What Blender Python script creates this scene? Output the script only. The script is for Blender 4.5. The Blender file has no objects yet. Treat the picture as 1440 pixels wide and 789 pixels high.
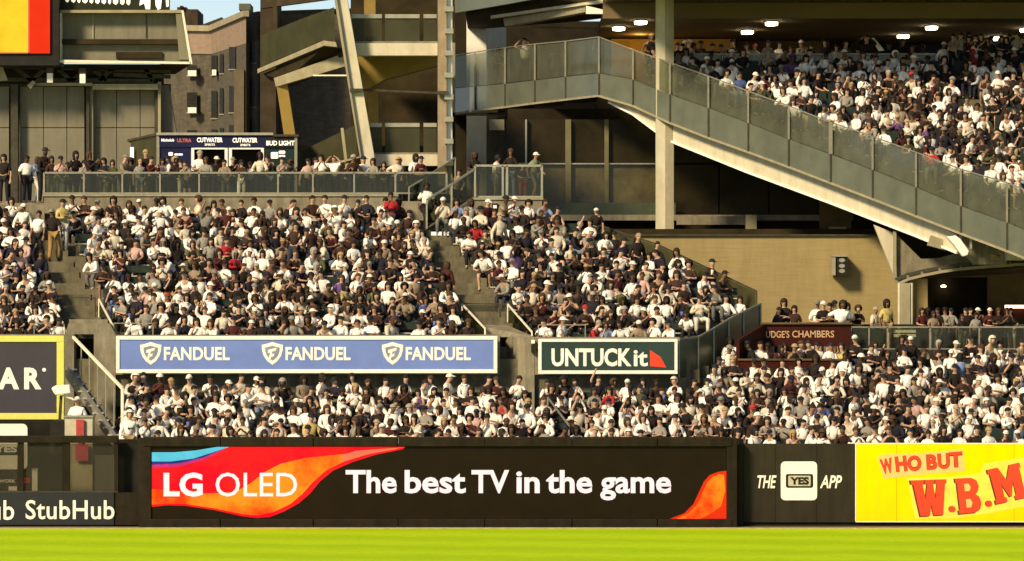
import bpy, bmesh, math, random
import numpy as np
from mathutils import Vector, Matrix
R = math.radians
random.seed(7)
S = bpy.context.scene
COL = S.collection

# ---------------------------------------------------------------- camera, sky, sun, exposure
CAMZ, F, CX, HY = 6.0, 6000.0, 720.0, 440.0
cd = bpy.data.cameras.new('camera'); cam = bpy.data.objects.new('camera', cd); COL.objects.link(cam)
cd.sensor_width = 36; cd.lens = 150; cd.shift_y = 45.5/1440
cd.clip_start = 1; cd.clip_end = 3000
cam.location = (0, 0, CAMZ); cam.rotation_euler = (R(90), 0, 0)
S.camera = cam
SUN_EL, SUN_AZ = 33.0, 40.0        # sun behind the camera's left shoulder
W = bpy.data.worlds.new('World'); S.world = W; W.use_nodes = True
wn = W.node_tree; bgn = wn.nodes['Background']
sky = wn.nodes.new('ShaderNodeTexSky'); sky.sky_type = 'NISHITA'; sky.sun_disc = False
sky.sun_elevation = R(SUN_EL); sky.sun_rotation = R(180+SUN_AZ)
sky.dust_density = 0.3; sky.air_density = 0.6; sky.ozone_density = 2.2
wn.links.new(sky.outputs[0], bgn.inputs[0]); bgn.inputs[1].default_value = 0.115
sl = bpy.data.lights.new('sun', 'SUN'); so = bpy.data.objects.new('sun', sl); COL.objects.link(so)
sl.energy = 4.2; sl.angle = R(10.0); sl.color = (1.0, 0.90, 0.73)
dirv = Vector((math.sin(R(SUN_AZ))*math.cos(R(SUN_EL)), math.cos(R(SUN_AZ))*math.cos(R(SUN_EL)), -math.sin(R(SUN_EL))))
so.rotation_euler = dirv.to_track_quat('-Z', 'Y').to_euler()
S.view_settings.view_transform = 'Standard'; S.view_settings.look = 'None'
S.view_settings.gamma = 1.0; S.view_settings.exposure = 0.42
try:
    S.view_settings.use_white_balance = True
    S.view_settings.white_balance_temperature = 8800
    S.view_settings.white_balance_tint = 10
except Exception: pass
try: S.render.engine = 'CYCLES'
except Exception: pass
S.cycles.max_bounces = 6; S.cycles.transparent_max_bounces = 12

# ---------------------------------------------------------------- helpers
def P(px, py, Y):
    return ((px-CX)*Y/F, Y, CAMZ + (HY-py)*Y/F)
def PX(px, Y): return (px-CX)*Y/F
def PZ(py, Y): return CAMZ + (HY-py)*Y/F

MATS = {}
def mat(name, col, rough=0.8, metal=0.0, var=0.12, scale=3.0, bump=0.0, stretch=(1,1,1), stain=0.0, emit=0.0, spec=0.4):
    if name in MATS: return MATS[name]
    m = bpy.data.materials.new(name); m.use_nodes = True; nt = m.node_tree
    b = nt.nodes['Principled BSDF']
    b.inputs['Roughness'].default_value = rough; b.inputs['Metallic'].default_value = metal
    b.inputs['Specular IOR Level'].default_value = spec if max(col[:3]) > .06 else min(spec, .12)
    tc = nt.nodes.new('ShaderNodeTexCoord'); mp = nt.nodes.new('ShaderNodeMapping')
    mp.inputs['Scale'].default_value = stretch
    nt.links.new(tc.outputs['Object'], mp.inputs[0])
    n = nt.nodes.new('ShaderNodeTexNoise'); n.inputs['Scale'].default_value = scale; n.inputs['Detail'].default_value = 6
    n.inputs['Roughness'].default_value = 0.65
    nt.links.new(mp.outputs[0], n.inputs['Vector'])
    r = nt.nodes.new('ShaderNodeValToRGB')
    c1 = tuple(max(0, c*(1-var*1.6)) for c in col[:3]) + (1,); c2 = tuple(min(1, c*(1+var*1.3)) for c in col[:3]) + (1,)
    r.color_ramp.elements[0].position = 0.3; r.color_ramp.elements[1].position = 0.7
    r.color_ramp.elements[0].color = c1; r.color_ramp.elements[1].color = c2
    nt.links.new(n.outputs[0], r.inputs[0])
    out = r.outputs[0]
    if stain > 0:                                   # vertical run-off streaks and blotches
        mp2 = nt.nodes.new('ShaderNodeMapping'); mp2.inputs['Scale'].default_value = (1.6, 1.6, 0.28)
        nt.links.new(tc.outputs['Object'], mp2.inputs[0])
        n2 = nt.nodes.new('ShaderNodeTexNoise'); n2.inputs['Scale'].default_value = 1.7; n2.inputs['Detail'].default_value = 8
        n2.inputs['Roughness'].default_value = 0.72
        nt.links.new(mp2.outputs[0], n2.inputs['Vector'])
        r2 = nt.nodes.new('ShaderNodeValToRGB'); r2.color_ramp.elements[0].position = 0.38; r2.color_ramp.elements[1].position = 0.6
        v = 1-stain; r2.color_ramp.elements[0].color = (v, v*0.98, v*0.92, 1); r2.color_ramp.elements[1].color = (1,1,1,1)
        nt.links.new(n2.outputs[0], r2.inputs[0])
        mx = nt.nodes.new('ShaderNodeMix'); mx.data_type = 'RGBA'; mx.blend_type = 'MULTIPLY'; mx.inputs[0].default_value = 1
        nt.links.new(out, mx.inputs[6]); nt.links.new(r2.outputs[0], mx.inputs[7]); out = mx.outputs[2]
    nt.links.new(out, b.inputs['Base Color'])
    if emit > 0:
        nt.links.new(out, b.inputs['Emission Color']); b.inputs['Emission Strength'].default_value = emit
        if name.startswith('led'):
            nt.links.remove(b.inputs['Base Color'].links[0]); b.inputs['Base Color'].default_value = (.004,.004,.004,1); b.inputs['Specular IOR Level'].default_value = .05
    if bump > 0:
        bp = nt.nodes.new('ShaderNodeBump'); bp.inputs['Strength'].default_value = bump; bp.inputs['Distance'].default_value = 0.03
        nt.links.new(n.outputs[0], bp.inputs['Height']); nt.links.new(bp.outputs[0], b.inputs['Normal'])
    MATS[name] = m
    return m

def glass_mat(name, tint, body, mixf, gloss=0.12, rough=0.12):
    m = bpy.data.materials.new(name); m.use_nodes = True; nt = m.node_tree
    for n in list(nt.nodes):
        if n.type == 'BSDF_PRINCIPLED': nt.nodes.remove(n)
    out = nt.nodes['Material Output']
    tr = nt.nodes.new('ShaderNodeBsdfTransparent'); tr.inputs[0].default_value = tint + (1,)
    df = nt.nodes.new('ShaderNodeBsdfDiffuse'); 
    tc = nt.nodes.new('ShaderNodeTexCoord'); nz = nt.nodes.new('ShaderNodeTexNoise'); nz.inputs['Scale'].default_value = 1.4; nz.inputs['Detail'].default_value = 5
    nt.links.new(tc.outputs['Object'], nz.inputs['Vector'])
    rp = nt.nodes.new('ShaderNodeValToRGB'); rp.color_ramp.elements[0].position = .3; rp.color_ramp.elements[1].position = .75
    rp.color_ramp.elements[0].color = tuple(c*.75 for c in body)+(1,); rp.color_ramp.elements[1].color = tuple(c*1.25 for c in body)+(1,)
    nt.links.new(nz.outputs[0], rp.inputs[0]); nt.links.new(rp.outputs[0], df.inputs[0])
    gl = nt.nodes.new('ShaderNodeBsdfGlossy'); gl.inputs['Roughness'].default_value = rough
    m1 = nt.nodes.new('ShaderNodeMixShader'); m1.inputs[0].default_value = mixf
    m2 = nt.nodes.new('ShaderNodeMixShader'); m2.inputs[0].default_value = gloss
    nt.links.new(tr.outputs[0], m1.inputs[1]); nt.links.new(df.outputs[0], m1.inputs[2])
    nt.links.new(m1.outputs[0], m2.inputs[1]); nt.links.new(gl.outputs[0], m2.inputs[2])
    nt.links.new(m2.outputs[0], out.inputs[0])
    MATS[name] = m; return m

def objcol_mat(name, rough, attr=False, sheen=0.0):
    m = bpy.data.materials.new(name); m.use_nodes = True; nt = m.node_tree; b = nt.nodes['Principled BSDF']
    b.inputs['Roughness'].default_value = rough; b.inputs['Specular IOR Level'].default_value = 0.25
    if attr:
        a = nt.nodes.new('ShaderNodeAttribute'); a.attribute_name = 'Col'; src = a.outputs['Color']
    else:
        a = nt.nodes.new('ShaderNodeObjectInfo'); src = a.outputs['Color']
    tc = nt.nodes.new('ShaderNodeTexCoord'); n = nt.nodes.new('ShaderNodeTexNoise'); n.inputs['Scale'].default_value = 9; n.inputs['Detail'].default_value = 3
    nt.links.new(tc.outputs['Object'], n.inputs['Vector'])
    mr = nt.nodes.new('ShaderNodeMapRange'); mr.inputs[1].default_value = .3; mr.inputs[2].default_value = .7; mr.inputs[3].default_value = .72; mr.inputs[4].default_value = 1.06
    nt.links.new(n.outputs[0], mr.inputs[0])
    mx = nt.nodes.new('ShaderNodeMix'); mx.data_type = 'RGBA'; mx.blend_type = 'MULTIPLY'; mx.inputs[0].default_value = 1
    nt.links.new(src, mx.inputs[6]); nt.links.new(mr.outputs[0], mx.inputs[7])
    nt.links.new(mx.outputs[2], b.inputs['Base Color'])
    bp = nt.nodes.new('ShaderNodeBump'); bp.inputs['Strength'].default_value = 0.6; bp.inputs['Distance'].default_value = 0.03
    nt.links.new(n.outputs[0], bp.inputs['Height']); nt.links.new(bp.outputs[0], b.inputs['Normal'])
    MATS[name] = m; return m

class MB:
    def __init__(s): s.v = []; s.f = []
    def box(s, x0, x1, y0, y1, z0, z1):
        n = len(s.v)
        s.v += [(x0,y0,z0),(x1,y0,z0),(x1,y1,z0),(x0,y1,z0),(x0,y0,z1),(x1,y0,z1),(x1,y1,z1),(x0,y1,z1)]
        s.f += [tuple(n+i for i in q) for q in ((0,3,2,1),(4,5,6,7),(0,1,5,4),(1,2,6,5),(2,3,7,6),(3,0,4,7))]
        return s
    def pbox(s, px0, py0, px1, py1, Y, d):          # front face fills the pixel rectangle at depth Y
        return s.box(PX(px0,Y), PX(px1,Y), Y, Y+d, PZ(py1,Y), PZ(py0,Y))
    def prism(s, pts, vec):                          # polygon (3-D points, any winding) swept by vec
        n = len(s.v); k = len(pts); vec = Vector(vec)
        s.v += [tuple(p) for p in pts] + [tuple(Vector(p)+vec) for p in pts]
        s.f.append(tuple(range(n, n+k))); s.f.append(tuple(range(n+2*k-1, n+k-1, -1)))
        for i in range(k):
            j = (i+1) % k; s.f.append((n+j, n+i, n+k+i, n+k+j))
        return s
    def pprism(s, pts, Y, d):
        return s.prism([P(p[0], p[1], p[2] if len(p) > 2 else Y) for p in pts], (0, d, 0))
    def bar(s, p, q, w, h=None, n=4):
        p, q = Vector(p), Vector(q); d = (q-p).normalized(); h = h or w
        up = Vector((0,0,1)) if abs(d.z) < .95 else Vector((0,1,0))
        a = d.cross(up).normalized(); b = a.cross(d).normalized(); m = len(s.v)
        for c in (p, q):
            for i in range(n):
                t = 2*math.pi*(i+.5)/n; k = 1/math.cos(math.pi/n) if n == 4 else 1
                s.v.append(tuple(c + a*math.cos(t)*w/2*k + b*math.sin(t)*h/2*k))
        for i in range(n):
            j = (i+1) % n; s.f.append((m+i, m+j, m+n+j, m+n+i))
        s.f.append(tuple(range(m+n-1, m-1, -1))); s.f.append(tuple(range(m+n, m+2*n)))
        return s
    def build(s, name, material, parent=None, smooth=False, bevel=0):
        me = bpy.data.meshes.new(name); me.from_pydata(s.v, [], s.f)
        bm = bmesh.new(); bm.from_mesh(me); bmesh.ops.recalc_face_normals(bm, faces=bm.faces)
        bm.to_mesh(me); bm.free()
        me.materials.append(material)
        if smooth: me.polygons.foreach_set('use_smooth', [True]*len(me.polygons))
        o = bpy.data.objects.new(name, me); COL.objects.link(o)
        if parent: o.parent = parent; o.matrix_parent_inverse = Matrix.Translation(-Vector(parent.location))
        if bevel:
            md = o.modifiers.new('bevel', 'BEVEL'); md.width = bevel; md.segments = 2; md.limit_method = 'ANGLE'
        return o

def tag(o, label, cat, group=None, kind=None):
    if label: o['label'] = label
    if cat: o['category'] = cat
    if group: o['group'] = group
    if kind: o['kind'] = kind
    return o
def thing(name, label, cat, loc=(0,0,0), group=None):
    o = bpy.data.objects.new(name, None); COL.objects.link(o); o.location = loc; o.empty_display_size = .2
    return tag(o, label, cat, group)
def struct(o): o['kind'] = 'structure'; return o

_capH = {}
def text_mesh(s, off=0.0, shear=0.0, ext=0.0, space=1.0, half=False):
    cu = bpy.data.curves.new('t', 'FONT'); cu.body = s; cu.size = 1; cu.offset = off; cu.shear = shear; cu.extrude = ext; cu.space_character = space
    cu.resolution_u = 3
    o = bpy.data.objects.new('t', cu); COL.objects.link(o)
    dg = bpy.context.evaluated_depsgraph_get(); dg.update()
    me = bpy.data.meshes.new_from_object(o.evaluated_get(dg)); bpy.data.objects.remove(o); bpy.data.curves.remove(cu)
    return me
def text(s, px0, px1, cap, base, Y, material, parent, off=0.0, shear=0.0, space=1.0, rot=0.0, name='lettering', thick=0.006):
    """lettering lying on a board's face at depth Y, left/right edges px0..px1, cap height and baseline rows"""
    key = (off,)
    if key not in _capH:
        h = text_mesh('H', off); ys = [v.co.y for v in h.vertices]; _capH[key] = (min(ys), max(ys)); bpy.data.meshes.remove(h)
    me = text_mesh(s, off, shear, 0.02, space)
    co = np.empty(len(me.vertices)*3, np.float32); me.vertices.foreach_get('co', co); co = co.reshape(-1,3)
    y0, y1 = _capH[key]; x0, x1 = co[:,0].min(), co[:,0].max()
    sc = Y/F; w = (px1-px0)*sc; h = (base-cap)*sc
    X = (co[:,0]-x0)/(x1-x0)*w; Z = (co[:,1]-y0)/(y1-y0)*h
    if rot:
        c, s_ = math.cos(R(rot)), math.sin(R(rot)); X, Z = X*c-Z*s_, X*s_+Z*c
    dy = np.where(co[:,2] > 0, -thick, 0.0)
    bx, _, bz = P(px0, base, Y)
    co2 = np.stack([X+bx, Y+dy, Z+bz], 1).astype(np.float32)
    me.vertices.foreach_set('co', co2.ravel()); me.materials.clear(); me.materials.append(material); me.update()
    me.name = name
    o = bpy.data.objects.new(name, me); COL.objects.link(o)
    if parent: o.parent = parent; o.matrix_parent_inverse = Matrix.Translation(-Vector(parent.location))
    return o
def rrect(x0, y0, x1, y1, r, n=5):
    pts = []
    for cx, cy, a0 in ((x1-r,y0+r,-90),(x1-r,y1-r,0),(x0+r,y1-r,90),(x0+r,y0+r,180)):
        for i in range(n+1):
            a = R(a0+90*i/n); pts.append((cx+r*math.cos(a), cy+r*math.sin(a)))
    return pts

# ---------------------------------------------------------------- materials
M_conc = mat('concrete', (.235,.21,.15), .9, var=.14, scale=2.2, bump=.3, stain=.35)
M_step = mat('step_concrete', (.14,.125,.08), .9, var=.22, scale=2.6, bump=.4, stain=.35)
M_cream = mat('cream_concrete', (.54,.50,.38), .8, var=.07, scale=1.5, stain=.16)
M_beam = mat('painted_beam', (.30,.27,.18), .7, var=.08, scale=2, stain=.2)
M_tanwall = mat('tan_block_wall', (.29,.225,.105), .85, var=.07, scale=2.2, stretch=(.4,.4,6), stain=.12)
M_panel = mat('metal_panel', (.17,.16,.115), .7, var=.07, scale=1.3, stain=.18)
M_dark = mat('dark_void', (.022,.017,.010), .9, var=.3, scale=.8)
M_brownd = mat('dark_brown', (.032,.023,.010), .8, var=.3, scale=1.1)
M_brown = mat('brown_panel', (.10,.066,.022), .8, var=.3, scale=.9)
M_pad = mat('wall_pad', (.020,.0145,.008), .55, var=.2, scale=2.5, bump=.3, stain=.35)
M_steel = mat('galvanised_steel', (.34,.33,.27), .45, .55, var=.12, scale=6)
M_railm = mat('rail_steel', (.25,.24,.19), .5, .4, var=.12, scale=6)
M_dsteel = mat('dark_steel', (.06,.055,.04), .6, .3, var=.2, scale=4)
M_alu = mat('bench_aluminium', (.42,.41,.36), .5, .3, var=.1, scale=5)
M_white = mat('white_paint', (.78,.76,.70), .5, var=.05, scale=3)
M_offw = mat('white_line', (.72,.68,.55), .6, var=.08, scale=3)
M_fascia = mat('green_fascia_panel', (.10,.115,.088), .28, var=.14, scale=1.1, spec=.5)
M_green = mat('green_screen_panel', (.055,.068,.036), .35, var=.2, scale=1.4)
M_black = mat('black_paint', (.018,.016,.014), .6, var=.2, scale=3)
M_seat = mat('seat_plastic', (.02,.032,.026), .5, var=.2, scale=5)
M_screen = mat('screen_black', (.011,.006,.0018), .45, var=.12, scale=2)
M_blue = mat('sign_blue', (.13,.21,.52), .45, var=.06, scale=1.2)
M_teal = mat('sign_dark_teal', (.025,.05,.047), .45, var=.08, scale=2)
M_navy = mat('board_navy', (.024,.027,.030), .5, var=.08, scale=2)
M_charc = mat('board_charcoal', (.030,.025,.016), .5, stain=.25, var=.08, scale=2)
M_slate = mat('board_slate', (.050,.047,.060), .45, var=.06, scale=1.5)
M_lime = mat('frame_lime', (.60,.60,.14), .5, var=.06, scale=3)
M_yel = mat('board_yellow', (.88,.63,.010), .5, stain=.07, var=.04, scale=1.5)
M_letter = mat('letter_white', (.82,.80,.72), .5, var=.03, scale=4)
M_red = mat('sign_red', (.72,.05,.02), .5, var=.06, scale=6)
M_redd = mat('sign_red_outline', (.12,.02,.01), .6, var=.1, scale=6)
M_peach = mat('sign_peach', (.85,.48,.17), .5, var=.05, scale=6)
M_maroon = mat('maroon_panel', (.042,.007,.004), .6, var=.15, scale=1.5)
M_gold = mat('gold_letter', (.50,.32,.18), .5, var=.1, scale=5)
M_navyk = mat('kiosk_navy', (.012,.014,.05), .4, var=.15, scale=2)
M_yelcol = mat('yellow_column', (.24,.155,.035), .7, var=.1, scale=2)
M_brick = mat('brick_olive', (.085,.072,.050), .9, var=.22, scale=1.6, stretch=(1,1,3), stain=.25)  # kept dark: the shade on the block is put into its brick colour
M_pink = mat('brick_pink', (.25,.18,.13), .9, var=.10, scale=1.2, stretch=(1,1,3), stain=.12)
M_roofd = mat('roof_brick_dark', (.05,.036,.022), .9, var=.2, scale=1.5)
M_winb = mat('window_dark', (.018,.018,.014), .6, var=.3, scale=.6)
M_redcloth = mat('red_cloth', (.42,.05,.05), .8, var=.15, scale=6)
M_beige = mat('beige_box', (.45,.42,.31), .7, var=.12, scale=3)
M_ceil = mat('ceiling_brown', (.15,.105,.055), .85, var=.18, scale=.5, stretch=(.3,1,1))
M_clubglass = mat('club_glass', (.022,.016,.006), .35, var=.5, scale=.5)
M_curt = mat('lit_room_wall', (.30,.20,.06), .8, var=.35, scale=.7)  # orange room light is put into this wall colour
M_glass = glass_mat('rail_glass', (.55,.58,.48), (.06,.07,.05), .05, gloss=.03)
M_dglass = glass_mat('deck_glass', (.76,.79,.70), (.24,.26,.21), .18, gloss=.06)
M_mesh = glass_mat('fence_mesh', (.72,.70,.60), (.03,.025,.015), .35, gloss=.02, rough=.5)
M_netting = glass_mat('ramp_netting', (.55,.55,.40), (.06,.06,.03), .6, gloss=.02, rough=.5)
M_lamp = mat('lamp_white', (1,.93,.75), .5, var=0, emit=9.0)
M_lampw = mat('strip_lamp', (1,.80,.72), .5, var=0, emit=2.2)
M_lit = mat('lit_sign_white', (.85,.85,.80), .5, var=.02, emit=.5)
M_ledr = mat('led_red', (.95,.004,.02), .5, var=.05, scale=1.0, emit=.9)
M_ledred2 = mat('led_tomato', (.9,.035,.01), .5, var=.06, scale=1.0, emit=.75)
M_ledo = mat('led_orange', (.95,.125,.006), .5, var=.10, scale=.5, emit=1.25)
M_ledpk = mat('led_salmon', (1.0,.22,.14), .5, var=.1, scale=1, emit=.7)
M_ledc = mat('led_cyan', (.05,.55,.85), .5, var=.1, scale=2, emit=.85)
M_ledb = mat('led_blue', (.03,.04,.35), .5, var=.3, scale=2, emit=.7)
M_ledm = mat('led_magenta', (.75,.05,.35), .5, var=.2, scale=2, emit=.6)
M_ledw = mat('led_white', (.86,.78,.92), .5, var=.02, scale=3, emit=.95)
M_ledy = mat('led_yellow', (.95,.66,.05), .5, var=.12, scale=.9, emit=.75)

for m_, c1_, c2_ in ((M_ledo,(.95,.035,.008,1),(1,.21,.02,1)),(M_ledr,(.80,.0,.02,1),(1,.012,.02,1))):
    e_ = [n for n in m_.node_tree.nodes if n.type == 'VALTORGB'][0].color_ramp.elements; e_[0].color = c1_; e_[1].color = c2_; e_[0].position = .38; e_[1].position = .56
# field grass: mown bands
def grass_mat():
    m = bpy.data.materials.new('field_grass'); m.use_nodes = True; nt = m.node_tree; b = nt.nodes['Principled BSDF']
    b.inputs['Roughness'].default_value = .9; b.inputs['Specular IOR Level'].default_value = .15
    tc = nt.nodes.new('ShaderNodeTexCoord'); mp = nt.nodes.new('ShaderNodeMapping')
    mp.inputs['Rotation'].default_value = (0, 0, R(12)); nt.links.new(tc.outputs['Object'], mp.inputs[0])
    nz = nt.nodes.new('ShaderNodeTexNoise'); nz.inputs['Scale'].default_value = .55; nz.inputs['Detail'].default_value = 9; nz.inputs['Roughness'].default_value = .72
    nt.links.new(mp.outputs[0], nz.inputs['Vector'])
    sx = nt.nodes.new('ShaderNodeSeparateXYZ'); nt.links.new(mp.outputs[0], sx.inputs[0])
    ad = nt.nodes.new('ShaderNodeMath'); ad.operation = 'MULTIPLY_ADD'; ad.inputs[1].default_value = 5.5
    nt.links.new(nz.outputs[0], ad.inputs[0]); nt.links.new(sx.outputs['Y'], ad.inputs[2])
    mu = nt.nodes.new('ShaderNodeMath'); mu.operation = 'MULTIPLY'; mu.inputs[1].default_value = 2*math.pi/4.4
    nt.links.new(ad.outputs[0], mu.inputs[0])
    sn = nt.nodes.new('ShaderNodeMath'); sn.operation = 'SINE'; nt.links.new(mu.outputs[0], sn.inputs[0])
    mr = nt.nodes.new('ShaderNodeMapRange'); mr.inputs[1].default_value = -1.0; mr.inputs[2].default_value = 1.0; nt.links.new(sn.outputs[0], mr.inputs[0])
    mx = nt.nodes.new('ShaderNodeMix'); mx.data_type = 'RGBA'; nt.links.new(mr.outputs[0], mx.inputs[0])
    mx.inputs[6].default_value = (.32,.52,.010,1); mx.inputs[7].default_value = (.40,.60,.016,1)
    n3 = nt.nodes.new('ShaderNodeTexNoise'); n3.inputs['Scale'].default_value = 6; n3.inputs['Detail'].default_value = 8; n3.inputs['Roughness'].default_value = .8
    nt.links.new(tc.outputs['Object'], n3.inputs['Vector'])
    mr3 = nt.nodes.new('ShaderNodeMapRange'); mr3.inputs[1].default_value = .3; mr3.inputs[2].default_value = .7; mr3.inputs[3].default_value = .78; mr3.inputs[4].default_value = 1.15
    nt.links.new(n3.outputs[0], mr3.inputs[0])
    m2 = nt.nodes.new('ShaderNodeMix'); m2.data_type = 'RGBA'; m2.blend_type = 'MULTIPLY'; m2.inputs[0].default_value = 1
    nt.links.new(mx.outputs[2], m2.inputs[6]); nt.links.new(mr3.outputs[0], m2.inputs[7]); nt.links.new(m2.outputs[2], b.inputs['Base Color'])
    return m
M_grass = grass_mat()

# ---------------------------------------------------------------- ground and field
struct(MB().box(-600, 600, -60, 1500, -3.2, -3.0).build('ground', mat('earth', (.12,.11,.08), .95)))
struct(MB().box(-90, 90, -20, 119.2, -.5, 0).build('playing_field', M_grass))
struct(MB().box(-90, 90, 119.25, 121, -.5, -.004).build('warning_track', mat('track_clay', (.10,.075,.035), .95, var=.2, scale=8)))
struct(MB().box(-90, 90, 118.5, 119.2, -.4, .004).build('grass_edge', mat('dry_grass_edge', (.46,.42,.16), .95, var=.3, scale=5)))
struct(MB().box(-40, PX(196,121), 121, 127.2, -.5, .01).build('bullpen_grass', mat('bullpen_grass', (.06,.09,.02), .95, var=.35, scale=1.2)))

# ---------------------------------------------------------------- outfield wall
YW = 119.6
led = thing('led_board', 'long brown padded wall section holding the LG OLED video screen', 'video board', P(616, 741, YW))
# screen body
MB().pbox(213, 628, 1022, 730, YW+.06, .25).build('screen', M_screen, led)
for a, b in ((200, 310), (310, 441), (441, 560), (560, 682), (682, 805), (805, 925), (925, 1030)):
    MB().pbox(a+.4, 615, b-.4, 628, YW-.03, .5).build('top_pad', M_pad, led, bevel=.02)
    MB().pbox(a+.4, 730, b-.4, 742.5, YW-.02, .5).build('bottom_pad', M_pad, led, bevel=.02)
MB().pbox(195, 616, 212.6, 743, YW, .5).build('side_pad', M_pad, led, bevel=.02)
MB().pbox(1022.4, 616, 1037, 742, YW, .5).build('side_pad', M_pad, led, bevel=.02)
g = MB()
def flat(pts, Y, m, name, parent, d=.003):
    return MB().pprism(pts, Y, d).build(name, m, parent)
ys = YW+.06
flat([(213.5,655),(250,653),(285,643),(322,628.5),(570,628.5),(566,632),(530,639),(495,650),(468,662),(450,677),(436,694),(420,708),(400,719),(380,727),(362,728.5),(340,726),(300,717),(262,711.5),(235,710.5),(213.5,713)], ys-.004, M_ledr, 'screen_graphic', led)
flat([(213.5,688),(240,689),(290,694),(330,692),(352,680),(372,664),(395,652),(430,644),(480,639),(520,634),(560,631),(520,638),(484,649),(458,662),(440,678),(425,695),(408,709),(385,720),(362,725),(340,723),(300,714.5),(262,709),(235,708),(213.5,710)], ys-.008, M_ledo, 'screen_graphic', led)
flat([(500,634),(569,629),(540,634),(500,643),(480,650),(482,640)], ys-.012, M_ledpk, 'screen_graphic', led)
flat([(213.5,636),(245,636),(275,633.5),(305,628.5),(322,628.5),(300,636),(272,645),(240,649),(213.5,649)], ys-.010, M_ledc, 'screen_graphic', led)
flat([(213.5,649.3),(240,649.3),(272,645.4),(300,636.4),(310,633),(285,644),(252,651),(213.5,653)], ys-.008, M_ledb, 'screen_graphic', led)
flat([(213.5,653.4),(252,651.4),(285,644.4),(310,633.4),(318,631),(288,646),(252,656),(213.5,657.5)], ys-.010, M_ledm, 'screen_graphic', led)
flat([(942,729.5),(962,722),(975,709),(983,692),(990,677),(998,668),(1010,663.5),(1021.5,662),(1021.5,729.5)], ys-.004, M_ledred2, 'screen_graphic', led)
flat([(952,729.5),(968,722),(980,710),(988,693),(995,678),(1003,670),(1012,667),(1018,668),(1020,690),(1014,712),(1000,722),(985,729.5)], ys-.008, M_ledo, 'screen_graphic', led)
text('LG', 230, 285, 665, 698, ys-.012, M_ledw, led, off=.035, name='screen_lettering')
text('OLED', 303, 418, 665, 698, ys-.012, M_ledw, led, off=.004, name='screen_lettering')
for w_, a, b in (('The', 486, 558), ('best', 569, 655), ('TV', 663, 716), ('in', 726, 759), ('the', 768, 833), ('game', 844, 944)):
    text(w_, a, b, 661, 693.5, ys-.004, M_ledw, led, off=.026, name='screen_lettering')
# left fence with mesh windows
lf = thing('outfield_fence', 'dark outfield fence with mesh windows over the StubHub board', 'fence', P(60, 741, 120))
MB().pbox(-260, 613, 166, 623, 119.95, .3).build('top_rail', M_pad, lf, bevel=.015)
for a, b in ((-258,-90),(-80,24.5),(33,88),(98,160)):
    MB().pbox(a, 623.3, b, 690.5, 120.08, .012).build('mesh_window', M_mesh, lf)
for a, b in ((-90,-80),(24.5,32.7),(88.3,97.7),(160.3,166)):
    MB().pbox(a, 623.2, b, 691, 120.0, .16).build('post', M_pad, lf)
MB().pbox(-260, 690.7, 166, 692.5, 119.98, .2).build('sill', M_dsteel, lf)
bd = MB().pbox(-260, 692.7, 160, 738, 119.95, .25).build('sign_board', M_navy, lf)
MB().pbox(160.3, 692.7, 195, 740, 120.0, .2).build('end_panel', M_pad, lf)
text('StubHub', 36, 161, 703.5, 730, 119.945, M_letter, lf, off=.012, space=1.04)
text('StubHub', -106, 20, 703.5, 731, 119.945, M_letter, lf, off=.012, space=1.04)
MB().pbox(-260, 738.2, 195, 741, 120.0, .2).build('base_strip', M_black, lf)
MB().pbox(166.3, 618, 194.7, 741, 120.5, .4).build('recessed_panel', M_pad, lf)
# charcoal board with the app ad, and yellow board
yb = thing('advertising_wall', 'charcoal outfield wall board reading THE YES APP', 'wall board', P(1120, 741, 120.2))
Yy = 120.15
for a, b in ((1046,1090.3),(1090.7,1148.3),(1148.7,1202.5)):
    MB().pbox(a, 624.5, b, 734.5, Yy, .3).build('wall_panel', M_charc, yb)
MB().pbox(1038, 624, 1045.6, 742, Yy-.2, .5).build('post', M_pad, yb)
MB().pbox(1046, 735, 1203, 742, Yy+.08, .3).build('kick_board', M_pad, yb)
MB().pprism(rrect(1098, 649, 1149, 703.5, 6), Yy-.01, .012).build('app_icon', M_letter, yb)
MB().pprism(rrect(1105, 666.5, 1143.5, 686, 3), Yy-.016, .005).build('icon_frame', M_black, yb)
MB().pprism(rrect(1108.5, 669, 1140, 683.5, 1.5), Yy-.022, .005).build('icon_plate', M_beige, yb)
text('YES', 1111, 1137.5, 671, 681.5, Yy-.023, M_black, yb, off=.05)
text('THE', 1065, 1092, 668.5, 686.5, Yy, M_letter, yb, off=.02, shear=.25)
text('APP', 1153, 1184, 668.5, 686.5, Yy, M_letter, yb, off=.02, shear=.25)
wb = thing('advertising_wall', 'bright yellow outfield wall board with red WHO BUT W.B.M lettering', 'wall board', P(1330, 741, 120.2))
for a, b in ((1204,1260.6),(1261,1426),(1426.4,1600),(1600.4,1700)):
    MB().pbox(a, 624.5, b, 733, Yy-.02, .3).build('wall_panel', M_yel, wb)
for q in ((1203.2,623.2,1700,624.3),(1203.2,733.2,1700,734.4),(1202.7,624.4,1203.9,733.1)):
    MB().pbox(*q, Yy-.03, .3).build('edge_trim', M_letter, wb)
MB().pbox(1203, 734.8, 1700, 742, Yy+.08, .3).build('kick_board', M_pad, wb)
yq = Yy-.02
MB().pprism([(1234,643),(1243,639),(1300,637),(1355,631),(1357,663),(1300,667),(1243,673)], yq-.004, .003).build('lettering_backing', M_peach, wb)
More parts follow.
